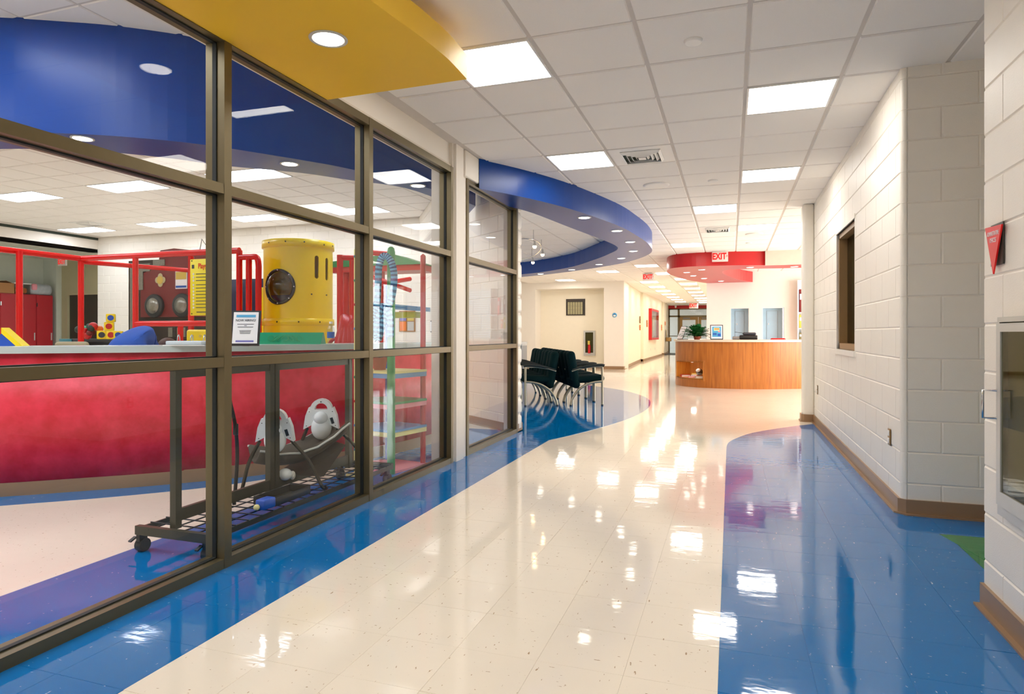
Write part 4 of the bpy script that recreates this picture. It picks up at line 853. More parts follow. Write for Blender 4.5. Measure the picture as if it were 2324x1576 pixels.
# local x = right in the photo, y = away; the figure bends to the right and away from the camera
bv = [(0, 0, .62), (.0, -.02, .82), (.01, -.03, 1.0), (.05, .0, 1.155), (.075, .10, 1.14), (.09, .20, 1.08), (.12, .28, 1.02)]
be = [(0, 1), (1, 2), (2, 3), (3, 4), (4, 5), (5, 6)]; br = [.16, .18, .205, .20, .15, .06, .05]
bv += [(.02, .14, 1.12), (.12, .25, .92), (.26, .30, .80)]; be += [(3, 7), (7, 8), (8, 9)]; br += [.085, .06, .045]
bv += [(.15, -.16, 1.10), (.26, -.14, .90), (.36, .02, .80)]; be += [(3, 10), (10, 11), (11, 12)]; br += [.085, .06, .045]
torso = skin('shirt', bv, be, br, 'shirt', pe)
lv = [(0, 0, .60), (.06, .12, .55), (.42, .22, .50), (.40, .24, .08), (.52, .28, .05), (.06, -.12, .55), (.42, -.14, .50), (.40, -.14, .08), (.52, -.14, .05)]
skin('trousers', lv, [(0, 1), (1, 2), (2, 3), (3, 4), (0, 5), (5, 6), (6, 7), (7, 8)], [.13, .10, .07, .05, .045, .10, .07, .05, .045], 'trousers', pe)
HO = Vector((-.19, .19, -.17))
def hell(*l):
    mb = MB()
    for c, r, n, m in l: mb.ell(tuple(Vector(c)+HO), r, n, m)
    return mb
hd = hell(((.37, .19, 1.185), (.085, .098, .11), 18, 14)).build('head', 'skin', pe)
hell(((.352, .18, 1.212), (.09, .102, .10), 16, 12)).build('hair', 'hair', hd); hell(((.455, .225, 1.16), (.016, .014, .02), 8, 6)).build('nose', 'skin', hd); hell(((.37, .10, 1.18), (.022, .01, .03), 8, 6)).build('ear', 'skin', hd)
hell(((.437, .19, 1.20), (.012, .012, .008), 8, 6), ((.42, .265, 1.20), (.012, .012, .008), 8, 6)).build('eyes', 'black', hd); hell(((.44, .235, 1.125), (.014, .022, .005), 8, 6)).build('mouth', 'pink', hd)
for s_, wx, wy, wz in ((1, .26, .30, .80), (-1, .36, .02, .80)):
    vv = [(wx, wy, wz), (wx+.04, wy+.01, wz-.02), (wx+.085, wy+.015, wz-.03)]; ee = [(0, 1), (1, 2)]; rr_ = [(.026, .026), (.034, .018), (.036, .016)]
    for q in range(4):
        b0 = len(vv); off = (q-1.5)*.019; ln = (.030, .036, .033, .025)[q]
        vv += [(wx+.10, wy+.015+off, wz-.034), (wx+.10+ln, wy+.017+off*1.1, wz-.045), (wx+.10+ln*1.7, wy+.017+off*1.1, wz-.065)]; ee += [(2, b0), (b0, b0+1), (b0+1, b0+2)]; rr_ += [(.009, .009), (.0085, .0085), (.007, .007)]
    b0 = len(vv); vv += [(wx+.05, wy+.01-s_*.035, wz-.03), (wx+.085, wy+.01-s_*.05, wz-.045)]; ee += [(1, b0), (b0, b0+1)]; rr_ += [(.011, .011), (.009, .009)]
    skin('hand', vv, ee, rr_, 'skin', pe, sub=1)
st = thing('stool', 'low stool under the person in blue behind the counter', 'stool', (-5.06, 4.30, 0)); MB().lathe([(.17, .40), (.18, .44), (.17, .465), (.0001, .465)], (0, 0, 0), 20).build('seat', 'black', st)
for k in range(4): MB().cyl((.1*math.cos(k*PI/2), .1*math.sin(k*PI/2), .41), (.15*math.cos(k*PI/2), .15*math.sin(k*PI/2), 0), .013, 8).build('leg', 'chrome', st)

# ------------------------------------------------------------------ soft play structure
ps_ = WT('climbing_structure', 'red padded pipe play frame with rails and posts inside the playroom', 'play structure', (-6.5, 6.0, 0))
def pipe(pts, nm, r=.034): return ps_.part(MB().tube(pts, r, 12), nm, 'redpipe')
YP = 6.02; ZT = 2.14
pipe([(-7.87, YP, ZT), (-5.37, YP, ZT)], 'top_rail', .036); pipe([(-7.87, YP, ZT), (-7.87, 3.6, ZT)], 'top_rail', .036)
for (x, y) in ((-7.87, YP), (-7.80, 5.22), (-6.95, YP), (-5.37, YP), (-7.87, 3.7)): pipe([(x, y, 0), (x, y, ZT)], 'post')
pipe([(-6.20, YP+.12, 0), (-6.20, YP+.12, ZT-.02)], 'post'); pipe([(-6.95, YP, 1.30), (-5.37, YP, 1.30)], 'rail'); pipe([(-6.55, YP+.3, 0), (-6.55, YP+.3, 1.28)], 'post')
pipe(smooth([(-5.37, YP, 2.06), (-5.20, YP, 2.06), (-5.13, YP, 2.05), (-5.10, YP, 1.97), (-5.10, YP, 1.7), (-5.10, YP, .3)], 4), 'bent_rail'); pipe([(-5.235, YP, 2.05), (-5.235, YP, .2)], 'post')
pipe([(-7.87, YP, 2.10), (-7.25, YP+1.35, 2.08)], 'brace_rail', .03)
for (x, y, zt) in ((-4.14, 6.20, 2.06), (-4.03, 6.28, 2.04), (-3.93, 6.3, 2.12)): pipe([(x, y, 0), (x, y, zt)], 'post')
pipe([(-4.14, 6.2, 2.03), (-3.93, 6.3, 2.03)], 'rail', .03); pipe([(-3.93, 6.3, 2.10), (-3.75, 6.6, 2.10)], 'rail', .03)
pipe([(-4.2, 6.6, 1.92), (-4.0, 7.6, 1.75)], 'brace_rail', .028); pipe([(-4.2, 6.6, 1.72), (-4.0, 7.6, 1.9)], 'brace_rail', .028)
ps_.part(MB().rbox((-6.1, 7.15, 1.2), (.9, .06, 1.45), .02), 'side_panel', 'navy', label='navy blue panel')
ps_.part(MB().rbox((-5.86, 7.08, 1.2), (.26, .05, 1.2), .1), 'side_panel', 'yelpl', label='yellow plastic panel')
# rules sign tied to the rail
ru = thing('rules_sign', 'tall yellow playground rules sign hanging from the red rail', 'sign', (-5.77, 5.93, 1.40))
MB().rbox((0, 0, .32), (.46, .012, .66), .006, seg=1).build('sign_board', 'signyel', ru)
text('lettering', 'Playground', .085, 'signred', ru, (.03, -.0068, .565), (PI/2, 0, 0), .72, bold=.02)
MB().b2((-.20, -.0075, .54), (-.165, -.006, .585)).build('symbol', 'ink', ru)
for k in range(11):
    z_ = .475-k*.038-(.012 if k > 2 else 0); MB().ell((-.175, -.0065, z_), (.013, .002, .013), 10, 6).build('bullet', 'paper', ru); MB().b2((-.14, -.0075, z_-.004), (.16-.05*(k % 3), -.006, z_+.004)).build('print_line', 'ink', ru)
MB().b2((-.13, -.0075, .025), (.13, -.006, .035)).build('print_line', 'ink', ru)
for sx in (-1, 1): MB().cyl((sx*.2, -.008, .63), (sx*.2, -.002, .63), .008, 8).cyl((sx*.2, -.008, .012), (sx*.2, -.002, .012), .008, 8).build('eyelet', 'black', ru)
# yellow play tower
tw = thing('play_tower', 'tall yellow plastic play tower with round bubble window', 'play structure', (-5.014, 6.626, -.059)); tw.scale = (1.05, 1.05, 1.05)
R0 = .385
def cyl_wall(r, z0, z1, holes, n=72, nz=40):
    """thin cylinder wall with round-ended openings: holes = (angle, z, half width, half height)"""
    mb = MB(); vs = []; fs = []
    for k in range(nz+1):
        for j in range(n): a = 2*PI*j/n; vs.append((r*math.cos(a), r*math.sin(a), z0+(z1-z0)*k/nz))
    for k in range(nz):
        for j in range(n):
            a = 2*PI*(j+.5)/n; z_ = z0+(z1-z0)*(k+.5)/nz
            if any(((((a-ha+PI) % (2*PI))-PI)*r/hw)**2+((z_-hz_)/hh)**2 < 1 for ha, hz_, hw, hh in holes): continue
            fs.append((k*n+j, k*n+(j+1) % n, (k+1)*n+(j+1) % n, (k+1)*n+j))
    mb.add(vs, fs, 0, True); return mb
camdir = math.atan2(0-6.31, 0+4.775)      # direction from the tower to the viewer
wa = camdir-.57; WZ = 1.70
n_ = 160; shell = MB()
for r_, rev in ((R0, 0), (R0-.014, 1)):
    vs = [(r_*math.cos(2*PI*j/n_), r_*math.sin(2*PI*j/n_), z_) for z_ in (0.0575, 2.235) for j in range(n_)]
    shell.add(vs, [(j, (j+1) % n_, n_+(j+1) % n_, n_+j) for j in range(n_)], 0, False)
shell.f += [[z_*n_+j, z_*n_+(j+1) % n_, 2*n_+z_*n_+(j+1) % n_, 2*n_+z_*n_+j] for z_ in (0, 1) for j in range(n_)]; shell.mi += [0]*(2*n_); shell.sm += [False]*(2*n_)
cut_ = MB()
def capsule(a, zc, hw, hh, n=20):
    rd = Vector((math.cos(a), math.sin(a), 0)); tg = Vector((-math.sin(a), math.cos(a), 0)); st = hh-hw; P_ = []
    for q in range(n): b = 2*PI*q/n; P_.append(tg*(hw*math.cos(b))+Vector((0, 0, zc+hw*math.sin(b)+(st if math.sin(b) >= 0 else -st))))
    cut_.slab([rd*(R0-.1)+p for p in P_], rd, .2)
capsule(wa, WZ, .157, .166, 40); capsule(camdir+.53, 1.93, .026, .13); capsule(camdir+.93, 1.92, .026, .13)
ow = shell.build('tube_wall', 'yelpl', tw); cto = cut_.build('cutter', 'yelpl')
bo_ = ow.modifiers.new('openings', 'BOOLEAN'); bo_.object = cto; bo_.solver = 'EXACT'; bo_.operation = 'DIFFERENCE'
cto.location = tw.location; cto.scale = tw.scale; bpy.context.view_layer.update(); dg = bpy.context.evaluated_depsgraph_get(); nm_ = bpy.data.meshes.new_from_object(ow.evaluated_get(dg), depsgraph=dg)
ow.modifiers.clear(); ow.data = nm_; bpy.data.objects.remove(cto)
MB().lathe([(R0+.001, 2.15), (R0+.018, 2.155), (R0+.018, 2.235), (R0+.001, 2.24)], (0, 0, 0), 60).build('flange', 'yelpl', tw); MB().lathe([(R0+.001, 1.27), (R0+.018, 1.275), (R0+.018, 1.345), (R0+.001, 1.35)], (0, 0, 0), 60).build('flange', 'yelpl', tw)
MB().lathe([(R0, 2.235), (R0-.03, 2.243), (.0001, 2.245)], (0, 0, 0), 48).build('lid', 'yelpl', tw)
ring = []
for q in range(40):
    b = 2*PI*q/40; a = wa+.172*math.cos(b)/R0; ring.append(((R0+.012)*math.cos(a), (R0+.012)*math.sin(a), WZ+.183*math.sin(b)))
bw = MB().tube(ring, .017, 8, closed=True).build('window_ring', 'black', tw)
dv = []; nn = 10
for i in range(nn+1):
    rr2 = i/nn; 
    for q in range(32):
        b = 2*PI*q/32; a = wa+.165*rr2*math.cos(b)/R0; bulge = R0+.012+.09*(1-rr2*rr2)
        dv.append((bulge*math.cos(a), bulge*math.sin(a), WZ+.175*rr2*math.sin(b)))
MB().add(dv, [(i*32+q, i*32+(q+1) % 32, (i+1)*32+(q+1) % 32, (i+1)*32+q) for i in range(nn) for q in range(32)], 0, True).build('bubble', 'clear', bw)
bo = MB()
for q in range(8): a = ring[q*5]; bo.ell((a[0]*1.035, a[1]*1.035, a[2]), (.009, .009, .009), 8, 6)
bo.build('bolts', 'chrome', bw)
bo = MB()
for (da, z_) in ((-.9, 2.195), (-.35, 2.2), (.15, 2.2), (.75, 2.19), (1.2, 2.2), (-.6, 1.31), (0, 1.31), (.6, 1.31), (-.9, 1.17), (-.2, 1.17), (.35, 1.62), (.85, 1.62)): bo.ell(((R0+.018)*math.cos(camdir+da), (R0+.018)*math.sin(camdir+da), z_), (.009, .009, .009), 8, 6)
bo.build('bolts', 'tubing', tw)
MB().b2((-.22, -.22, .06), (.22, .25, 1.62)).build('inner_panel', 'navy', tw)
# fire engine play panel
ft = thing('fire_engine_panel', 'dark red fire engine play panel with wheels and badge behind the red rail', 'play panel', (-8.15, 7.56, 1.13))
MB().b2((-.72, .0, -1.13), (.9, .04, 1.18)).build('net_panel', 'net', ft)
MB().slab([(-.42, 0, .30), (-.42, 0, .70), (-.36, 0, .98), (-.05, 0, 1.06), (-.05, 0, 1.20), (.9, 0, 1.20), (.9, 0, .30)], (0, -1, 0), .05).build('body_panel', 'dkred', ft)
MB().slab([(-.06, -.0, 1.26), (-.02, -.0, 1.31), (.24, -.0, 1.33), (.72, -.0, 1.27), (.72, 0, 1.205), (-.06, 0, 1.205)], (0, -1, 0), .05).build('cab_roof', 'dkred', ft)
for x_, z_ in ((-.12, .47), (.42, .47)):
    wh = MB().lathe([(.175, 0), (.18, .03), (.165, .05), (.12, .055)], (x_, -.05, z_), 28, 0, Matrix.Rotation(PI/2, 3, 'X')).build('wheel', 'tyre', ft)
    MB().lathe([(.12, 0), (.12, .05), (.04, .07), (.0001, .07)], (x_, -.055, z_), 20, 0, Matrix.Rotation(PI/2, 3, 'X')).build('hub', 'foil', wh)
bd_ = MB()
for q in range(4): bd_.ell((-.02+.055*math.cos(q*PI/2), -.055, .86+.055*math.sin(q*PI/2)), (.05, .008, .05), 10, 6)
b__ = bd_.build('badge', 'palegold', ft); MB().ell((-.02, -.063, .86), (.062, .006, .062), 16, 8).build('badge_centre', 'gold', b__)
for (a, b, m) in [((.28, .72), (.50, .98), 'paper'), ((.58, .74), (.72, .98), 'paper'), ((-.16, 1.08), (.07, 1.17), 'foil'), ((-.03, 1.2), (.1, 1.28), 'foil'), ((-.46, 1.0), (-.22, 1.12), 'foil'), ((-.46, .72), (-.36, 1.0), 'foil'), ((-.62, -.3), (-.57, 1.08), 'foil'), ((.14, .0), (.22, .14), 'foil'), ((.31, .0), (.47, .14), 'foil')]:
    MB().b2((a[0], -.062, a[1]), (b[0], -.0, b[1])).build('plate', m, ft)
MB().b2((.29, -.066, .86), (.49, -.062, .97)).b2((.59, -.066, .86), (.71, -.062, .97)).build('plate_print', 'gold', ft); MB().b2((.29, -.066, .735), (.49, -.062, .765)).build('plate_print', 'water', ft)
MB().tube([(.70, -.02, 1.28), (.74, -.02, 1.45), (.88, -.02, 1.28)], .007, 5).tube([(.96, -.02, 1.28), (1.0, -.02, 1.43), (1.08, -.02, 1.28)], .007, 5).b2((.66, -.04, 1.2), (1.12, 0, 1.29)).build('wire_ornament', 'foil', ft)
# yellow activity board
yb = thing('activity_board', 'rounded yellow plastic activity board with holes behind the counter', 'play panel', (-4.98, 5.17, .0), .33)
MB().rbox((0, 0, .78), (.46, .05, .88), .06, seg=3).build('board', 'yelpl', yb)
for k in range(4): MB().cyl((-.16+k*.075, -.03, 1.155), (-.16+k*.075, -.02, 1.155), .014, 10).build('hole', 'gold', yb)
MB().tube([(.12+.16*math.cos(a*.3), -.026, 1.0+.13*math.sin(a*.3)) for a in range(11)], .012, 6).build('groove', 'gold', yb); MB().b2((-.2, -.12, .0), (-.12, .12, .36)).b2((.12, -.12, 0), (.2, .12, .36)).build('foot', 'yelpl', yb)
# red jacket draped behind the counter
jk = thing('draped_jacket', 'red jacket draped over a stand behind the counter end', 'jacket', (-3.9, 5.9, 0))
MB().cyl((0, 0, 0), (0, 0, 1.35), .016).b2((-.14, -.14, 0), (.14, .14, .02)).build('stand', 'black', jk)
jm = MB(); random.seed(4)
for k in range(9):
    a = -1.2+k*.3; jm.tube(smooth([(0, 0, 1.36), (.08*math.cos(a)+.02, .08*math.sin(a), 1.27), (.15*math.cos(a), .15*math.sin(a), 1.12+random.uniform(-.03, .03)), (.17*math.cos(a)-.03, .17*math.sin(a)-.02, .85)], 3), [.035, .04, .045, .05, .05, .052, .055, .055, .055, .05], 8)
jm.build('jacket_folds', 'redpl', jk); MB().tube(smooth([(-.14, -.05, 1.02), (-.05, -.15, 1.10), (.06, -.13, 1.16), (.12, -.05, 1.30), (.08, .02, 1.36)], 4), .02, 8).build('sleeve', 'redpl', jk)
# low dark shelf with blocks and toys
lc = thing('toy_shelf', 'low dark shelf unit holding blocks behind the playroom counter', 'shelf', (-8.9, 7.25, 0)); MB().b2((-.75, -.2, .02), (.75, .2, .05)).b2((-.75, -.2, 1.06), (.75, .2, 1.098)).b2((-.75, -.2, .05), (-.71, .2, 1.06)).b2((.71, -.2, .05), (.75, .2, 1.06)).b2((-.71, .17, .05), (.71, .2, 1.06)).build('carcass', 'ink', lc); MB().b2((-.71, -.2, .55), (.71, .17, .58)).build('shelf_board', 'ink', lc)
MB().rbox((-.62, -.21, 1.0), (.25, .02, .2), .005).build('grey_panel', 'teal', lc)
def dice(x, y, z, lb, sz=.155):
    t = thing('foam_block', lb, 'toy block', (x, y, z), .80, 'foam blocks on the toy shelf'); MB().rbox((0, 0, sz/2), (sz, sz, sz), .012).build('cube', 'yelpl', t)
    MB().cyl((0, -sz/2-.002, sz/2), (0, -sz/2+.002, sz/2), sz*.34, 18).build('dot', random.choice(['ink', 'bluepl', 'redpl']), t); MB().cyl((-sz/2-.002, 0, sz/2), (-sz/2+.002, 0, sz/2), sz*.3, 18).build('dot', 'bluepl', t)
def db_(t, z, lb, sz):
    dice(-8.70+.947*t, 7.06+.322*t, z, lb, sz)
db_(-.075, 1.098, 'yellow foam block at bottom left of the little stack', .125); db_(.06, 1.098, 'yellow foam block at bottom right of the little stack', .125); db_(.03, 1.224, 'yellow foam block in the middle of the stack', .125); db_(.055, 1.350, 'yellow foam block on top of the stack', .12); db_(.165, 1.098, 'lone foam block at the right of the stack', .12)
toy = thing('toy_heap', 'heap of small colourful plush toys left of the foam blocks', 'toys', (-8.98, 7.0, 1.098), kind=None)
random.seed(11)
for k in range(14):
    MB().ell((random.uniform(-.14, .14), random.uniform(-.08, .08), .05+random.uniform(0, .14)), (random.uniform(.04, .07),)*3, 10, 8).build('plush_toy', random.choice(['redpl', 'orange', 'greenpl', 'lime', 'dkgreen', 'dkred']), toy)
# red storage cupboards and the things on top
for k in range(3):
    y_ = 11.30+k*.45; t = thing('storage_cupboard', ('left', 'middle', 'right')[k]+' tall red laminate storage cupboard in the far storage corner', 'cupboard', (-17.6, y_+.225, 0), 0, 'red storage cupboards')
    MB().b2((-.45, -.222, 0), (0, .222, 2.22)).build('body', 'cabred', t); dd = MB().b2((0, -.212, .06), (.02, .212, 2.2)).build('door', 'cabred', t); MB().b2((.02, .16, 1.0), (.04, .18, 1.2)).build('handle', 'lgrey', dd); MB().b2((.0, -.216, 1.9), (.026, -.196, 2.0)).b2((.0, -.216, .5), (.026, -.196, .6)).build('hinge', 'chrome', dd)
cb = thing('cardboard_box', 'brown cardboard box on the left red cupboard', 'box', (-17.75, 11.42, 2.22)); MB().b2((-.2, -.22, 0), (.2, .2, .26)).build('carton', 'cardbd', cb); MB().box((.0, .1, .28), (.4, .2, .006), rx=-.35).build('flap', 'cardbd', cb)
sb = thing('storage_bin', 'clear plastic storage bin with orange toys on the middle cupboard', 'bin', (-17.72, 11.83, 2.22)); MB().b2((-.18, -.19, 0), (.18, .19, .01)).b2((-.18, -.19, .01), (-.17, .19, .26)).b2((.17, -.19, .01), (.18, .19, .26)).b2((-.17, -.19, .01), (.17, -.18, .26)).b2((-.17, .18, .01), (.17, .19, .26)).build('tub', 'clear', sb); MB().rbox((0, 0, .27), (.4, .42, .03), .01).build('lid', 'white', sb); MB().rbox((0, 0, .09), (.28, .3, .15), .05).build('contents', 'orange', sb)
bg = thing('stuffed_bag', 'grey plastic bedding bag on the right cupboard', 'bag', (-17.75, 12.36, 2.22)); MB().rbox((0, 0, .15), (.36, .62, .30), .12, seg=4).build('bag_body', 'bag', bg); MB().rbox((.15, -.2, .2), (.08, .14, .18), .04).build('label', 'pink', bg)
tc_ = thing('toy_triangle', 'red yellow and blue triangular toy block at the left end of the counter', 'toy block', (-5.25, 3.40, 1.0855), .4); tc_.scale = (.8, .8, .8)
MB().slab([(-.15, 0, 0), (.11, 0, 0), (-.02, 0, .12)], (0, 1, 0), .1).build('core', 'bluepl', tc_); MB().slab([(.11, -.005, 0), (.17, -.005, 0), (-.02, -.005, .175), (-.02, -.005, .12)], (0, 1, 0), .11).build('edge', 'yelpl', tc_); MB().slab([(-.15, -.005, 0), (-.21, -.005, 0), (-.02, -.005, .175), (-.02, -.005, .12)], (0, 1, 0), .11).build('edge', 'redpl', tc_)
hb = thing('tan_chair_back', 'rounded tan seat back just showing above the counter', 'chair', (-7.0, 5.25, 0), .4); MB().rbox((0, 0, .78), (.36, .08, .62), .06, seg=3).build('backrest', 'khaki', hb); MB().rbox((0, .2, .44), (.38, .4, .07), .03).build('seat', 'khaki', hb)
for sx in (-1, 1):
    for sy in (0, 1): MB().cyl((sx*.16, .03+sy*.34, 0), (sx*.16, .03+sy*.34, .42), .014, 8).build('leg', 'black', hb)
# playhouse with green roof behind the third bay
ph = WT('playhouse', 'red framed playhouse with green roof slats at the back of the playroom', 'play structure', (-4.9, 8.0, 0))
ph.part(MB().slab([(-5.5, 8.0, 2.14), (-4.05, 8.0, 2.14), (-4.05, 8.0, 2.06), (-5.5, 8.0, 2.06)], (0, 1, 0), .5), 'beam', 'redpl'); ph.part(MB().slab([(-5.5, 7.98, 2.22), (-4.5, 7.98, 2.30), (-4.0, 7.98, 2.14), (-5.5, 7.98, 2.14)], (0, 1, 0), .5), 'roof', 'greenp')
for x_ in (-5.3, -4.72): ph.part(MB().tube([(x_, 8.1, 0), (x_, 8.1, 2.08)], .05, 10), 'post', 'redpl')
ph.part(MB().slab([(-4.75, 7.9, 1.62), (-4.05, 7.9, 1.55), (-4.05, 7.9, 1.49), (-4.75, 7.9, 1.54)], (0, 1, 0), .4), 'ledge', 'bluep'); ph.part(MB().b2((-4.75, 7.92, 1.40), (-4.1, 8.2, 1.48)), 'ledge', 'lime')
pb = thing('poster_board', 'board of four coloured picture cards on the far playroom wall', 'poster', (-6.46, 12.145, 1.22))
MB().b2((-.19, -.012, 0), (.19, 0, .44)).build('backing', 'cardbd', pb)
for k, m in enumerate(('orange', 'lgrey', 'purpr', 'gold')): MB().b2((-.17+.18*(k % 2), -.016, .02+.21*(k//2)), (-.02+.18*(k % 2), -.012, .21+.21*(k//2))).build('card', m, pb)
pnt = thing('paper_pennant', 'white paper pennant with a green disc on the diagonal wall', 'poster', (-5.35, 10.72, 1.15), math.atan2(-4.11, 2.77)); MB().slab([(-.14, -.01, .6), (.14, -.01, .6), (0.06, -.01, 0)], (0, -1, 0), .004).build('paper', 'paper', pnt); MB().ell((0.0, -.016, .48), (.07, .003, .07), 16, 8).build('disc', 'lime', pnt)
nt2 = thing('framed_notice', 'small black framed notice on the diagonal wall', 'picture frame', (-4.75, 9.83, 1.2), math.atan2(-4.11, 2.77)); MB().b2((-.14, -.02, 0), (.14, 0, .2)).build('frame', 'black', nt2); MB().b2((-.12, -.023, .02), (.12, -.02, .18)).build('sheet', 'paper', nt2)

# ------------------------------------------------------------------ toddler toy stand with poles (third bay)
ts = WT('pole_shelf', 'toy stand of green red and blue poles with coloured shelves in the third bay', 'shelf', (-2.8, 5.0, 0))
ts.part(MB().lathe([(.034, 0), (.034, 1.86), (.028, 1.895), (.012, 1.91), (.0001, 1.912)], (-2.70, 4.79, 0), 18), 'pole', 'greenp', label='thick green pole with rounded top')
ts.part(MB().lathe([(.024, 0), (.024, 1.88), (.0001, 1.9)], (-2.62, 5.223, 0), 14), 'pole', 'redpl', label='red pole'); ts.part(MB().lathe([(.016, 0), (.016, 1.62), (.0001, 1.63)], (-3.0, 5.245, 0), 12), 'pole', 'bluepl', label='blue pole')
poly = [(-2.68, 4.77), (-2.58, 5.22), (-2.98, 5.30), (-3.13, 5.1), (-3.0, 4.85)]
for z_, m1, m2 in ((.86, 'creamy', 'bluep'), (.60, 'greenp', 'pink'), (.365, 'bluep', 'creamy')):
    s1 = ts.part(MB().prism(poly, z_-.02, z_), 'shelf_board', m1); ts.part(MB().prism([(x-.005, y+.004) for x, y in poly], z_-.06, z_-.021), 'shelf_edge', m2, s1)
ts.part(MB().prism(poly, 0, .02), 'base_board', 'pink')
yp = WT('beaded_pole', 'thin pale yellow pole dotted with coloured beads by the second post', 'pole', (-2.95, 4.64, 0)); yp.part(MB().cyl((-2.95, 4.64, .012), (-2.95, 4.64, 1.88), .012, 10), 'pole_rod', 'creamy'); yp.part(MB().lathe([(.08, 0), (.08, .012), (.0001, .014)], (-2.95, 4.64, 0), 16), 'foot', 'creamy')
for k in range(9): yp.part(MB().ell((-2.94, 4.63, .22+k*.2), (.018, .018, .014), 10, 6), 'bead', ('teal', 'bluep', 'redpl', 'greenp')[k % 4])
sn = thing('plush_snake', 'long blue striped plush snake hanging over the green pole', 'soft toy', (-2.70, 4.79, 1.0))
sp = smooth([(.947*t-.045*.3, .322*t-.05-.01*math.sin(z*9), z) for t, z in ((-.105, .13), (-.125, .24), (-.115, .34), (-.085, .43), (-.075, .60), (-.062, .74), (-.03, .82), (.015, .815), (.05, .75), (.06, .64), (.038, .48), (.0, .38), (-.03, .26), (-.065, .13), (-.085, .17), (-.07, .30), (-.02, .40), (.03, .30), (.035, .15))], 7)
snm = MB()
for k in range(len(sp)-1): snm.tube([sp[k], sp[k+1]], .029, 10, mi=k % 2, caps=False)
snm.build('body', ['snake1', 'snake2'], sn)
pp = thing('potted_plant', 'small dark leafed plant in a terracotta pot on the yellow shelf', 'plant', (-2.93, 5.0, .86)); MB().lathe([(.05, 0), (.065, .10), (.07, .11), (.06, .11), (.0001, .1)], (0, 0, 0), 16).build('pot', 'terra', pp)
lf = MB(); random.seed(3)
for k in range(22):
    a = k*2.4; e = random.uniform(.2, 1.2); L = random.uniform(.07, .12); d_ = Vector((math.cos(a)*math.cos(e), math.sin(a)*math.cos(e), math.sin(e))); sd = Vector((-math.sin(a), math.cos(a), 0))*.02; o_ = Vector((0, 0, .1)); lf.add([o_, o_+d_*L*.6-sd, o_+d_*L, o_+d_*L*.6+sd], [(0, 1, 2, 3)])
tag(lf.build('leaves', 'dkgreen', pp), kind='stuff')

# ------------------------------------------------------------------ rolling cart with baby swing
ct_ = WT('rolling_cart', 'brown metal rolling cart with wire mesh deck beside the storefront glass', 'cart', (-2.78, 3.5, 0))
x0c, x1c, y0c, y1c, zc = -3.03, -2.545, 2.62, 4.55, .135
ct_.part(MB().b2((x0c, y0c, zc-.035), (x1c, y0c+.03, zc+.012)), 'rim_bar', 'cart'); ct_.part(MB().b2((x0c, y1c-.03, zc-.035), (x1c, y1c, zc+.012)), 'rim_bar', 'cart'); ct_.part(MB().b2((x0c, y0c+.03, zc-.03), (x0c+.012, y1c-.03, zc)), 'rim_bar', 'cart'); ct_.part(MB().b2((x1c-.012, y0c+.03, zc-.03), (x1c, y1c-.03, zc)), 'rim_bar', 'cart')
for k in range(1, 5): ct_.part(MB().cyl((x0c+k*(x1c-x0c)/5, y0c, zc), (x0c+k*(x1c-x0c)/5, y1c, zc), .004, 6), 'mesh_wire', 'cartwire')
for k in range(1, 19): ct_.part(MB().cyl((x0c, y0c+k*(y1c-y0c)/19, zc+.004), (x1c, y0c+k*(y1c-y0c)/19, zc+.004), .004, 6), 'mesh_wire', 'cartwire')
def castor(x, y):
    k_ = ct_.part(MB().b2((x-.012, y-.03, .06), (x+.012, y+.02, .10)), 'caster', 'black'); ct_.part(MB().cyl((x-.02, y, .036), (x+.02, y, .036), .036, 16), 'wheel', 'black', k_); ct_.part(MB().box((x-.02, y-.045, .075), (.02, .04, .008), rx=.4), 'brake_lever', 'black', k_)
castor(-3.02, 2.66); castor(-2.57, 2.66); castor(-3.0, 4.5); castor(-2.57, 4.5)
xp = -2.82
for (ya, yb_) in ((2.69, 3.435), (3.485, 4.34)):
    for y_ in (ya, yb_): ct_.part(MB().b2((xp-.02, y_-.02, zc), (xp+.02, y_+.02, .99)), 'post', 'cart')
    ct_.part(MB().b2((xp-.012, ya+.02, .94), (xp+.012, yb_-.02, .99)), 'top_rail', 'cart'); ct_.part(MB().b2((xp-.012, ya+.02, .17), (xp+.012, yb_-.02, .235)), 'bottom_rail', 'cart')
sg = WT('baby_swing', 'infant swing with two white motor housings and quilted seat standing on the cart', 'baby swing', (-2.8, 3.75, .14))
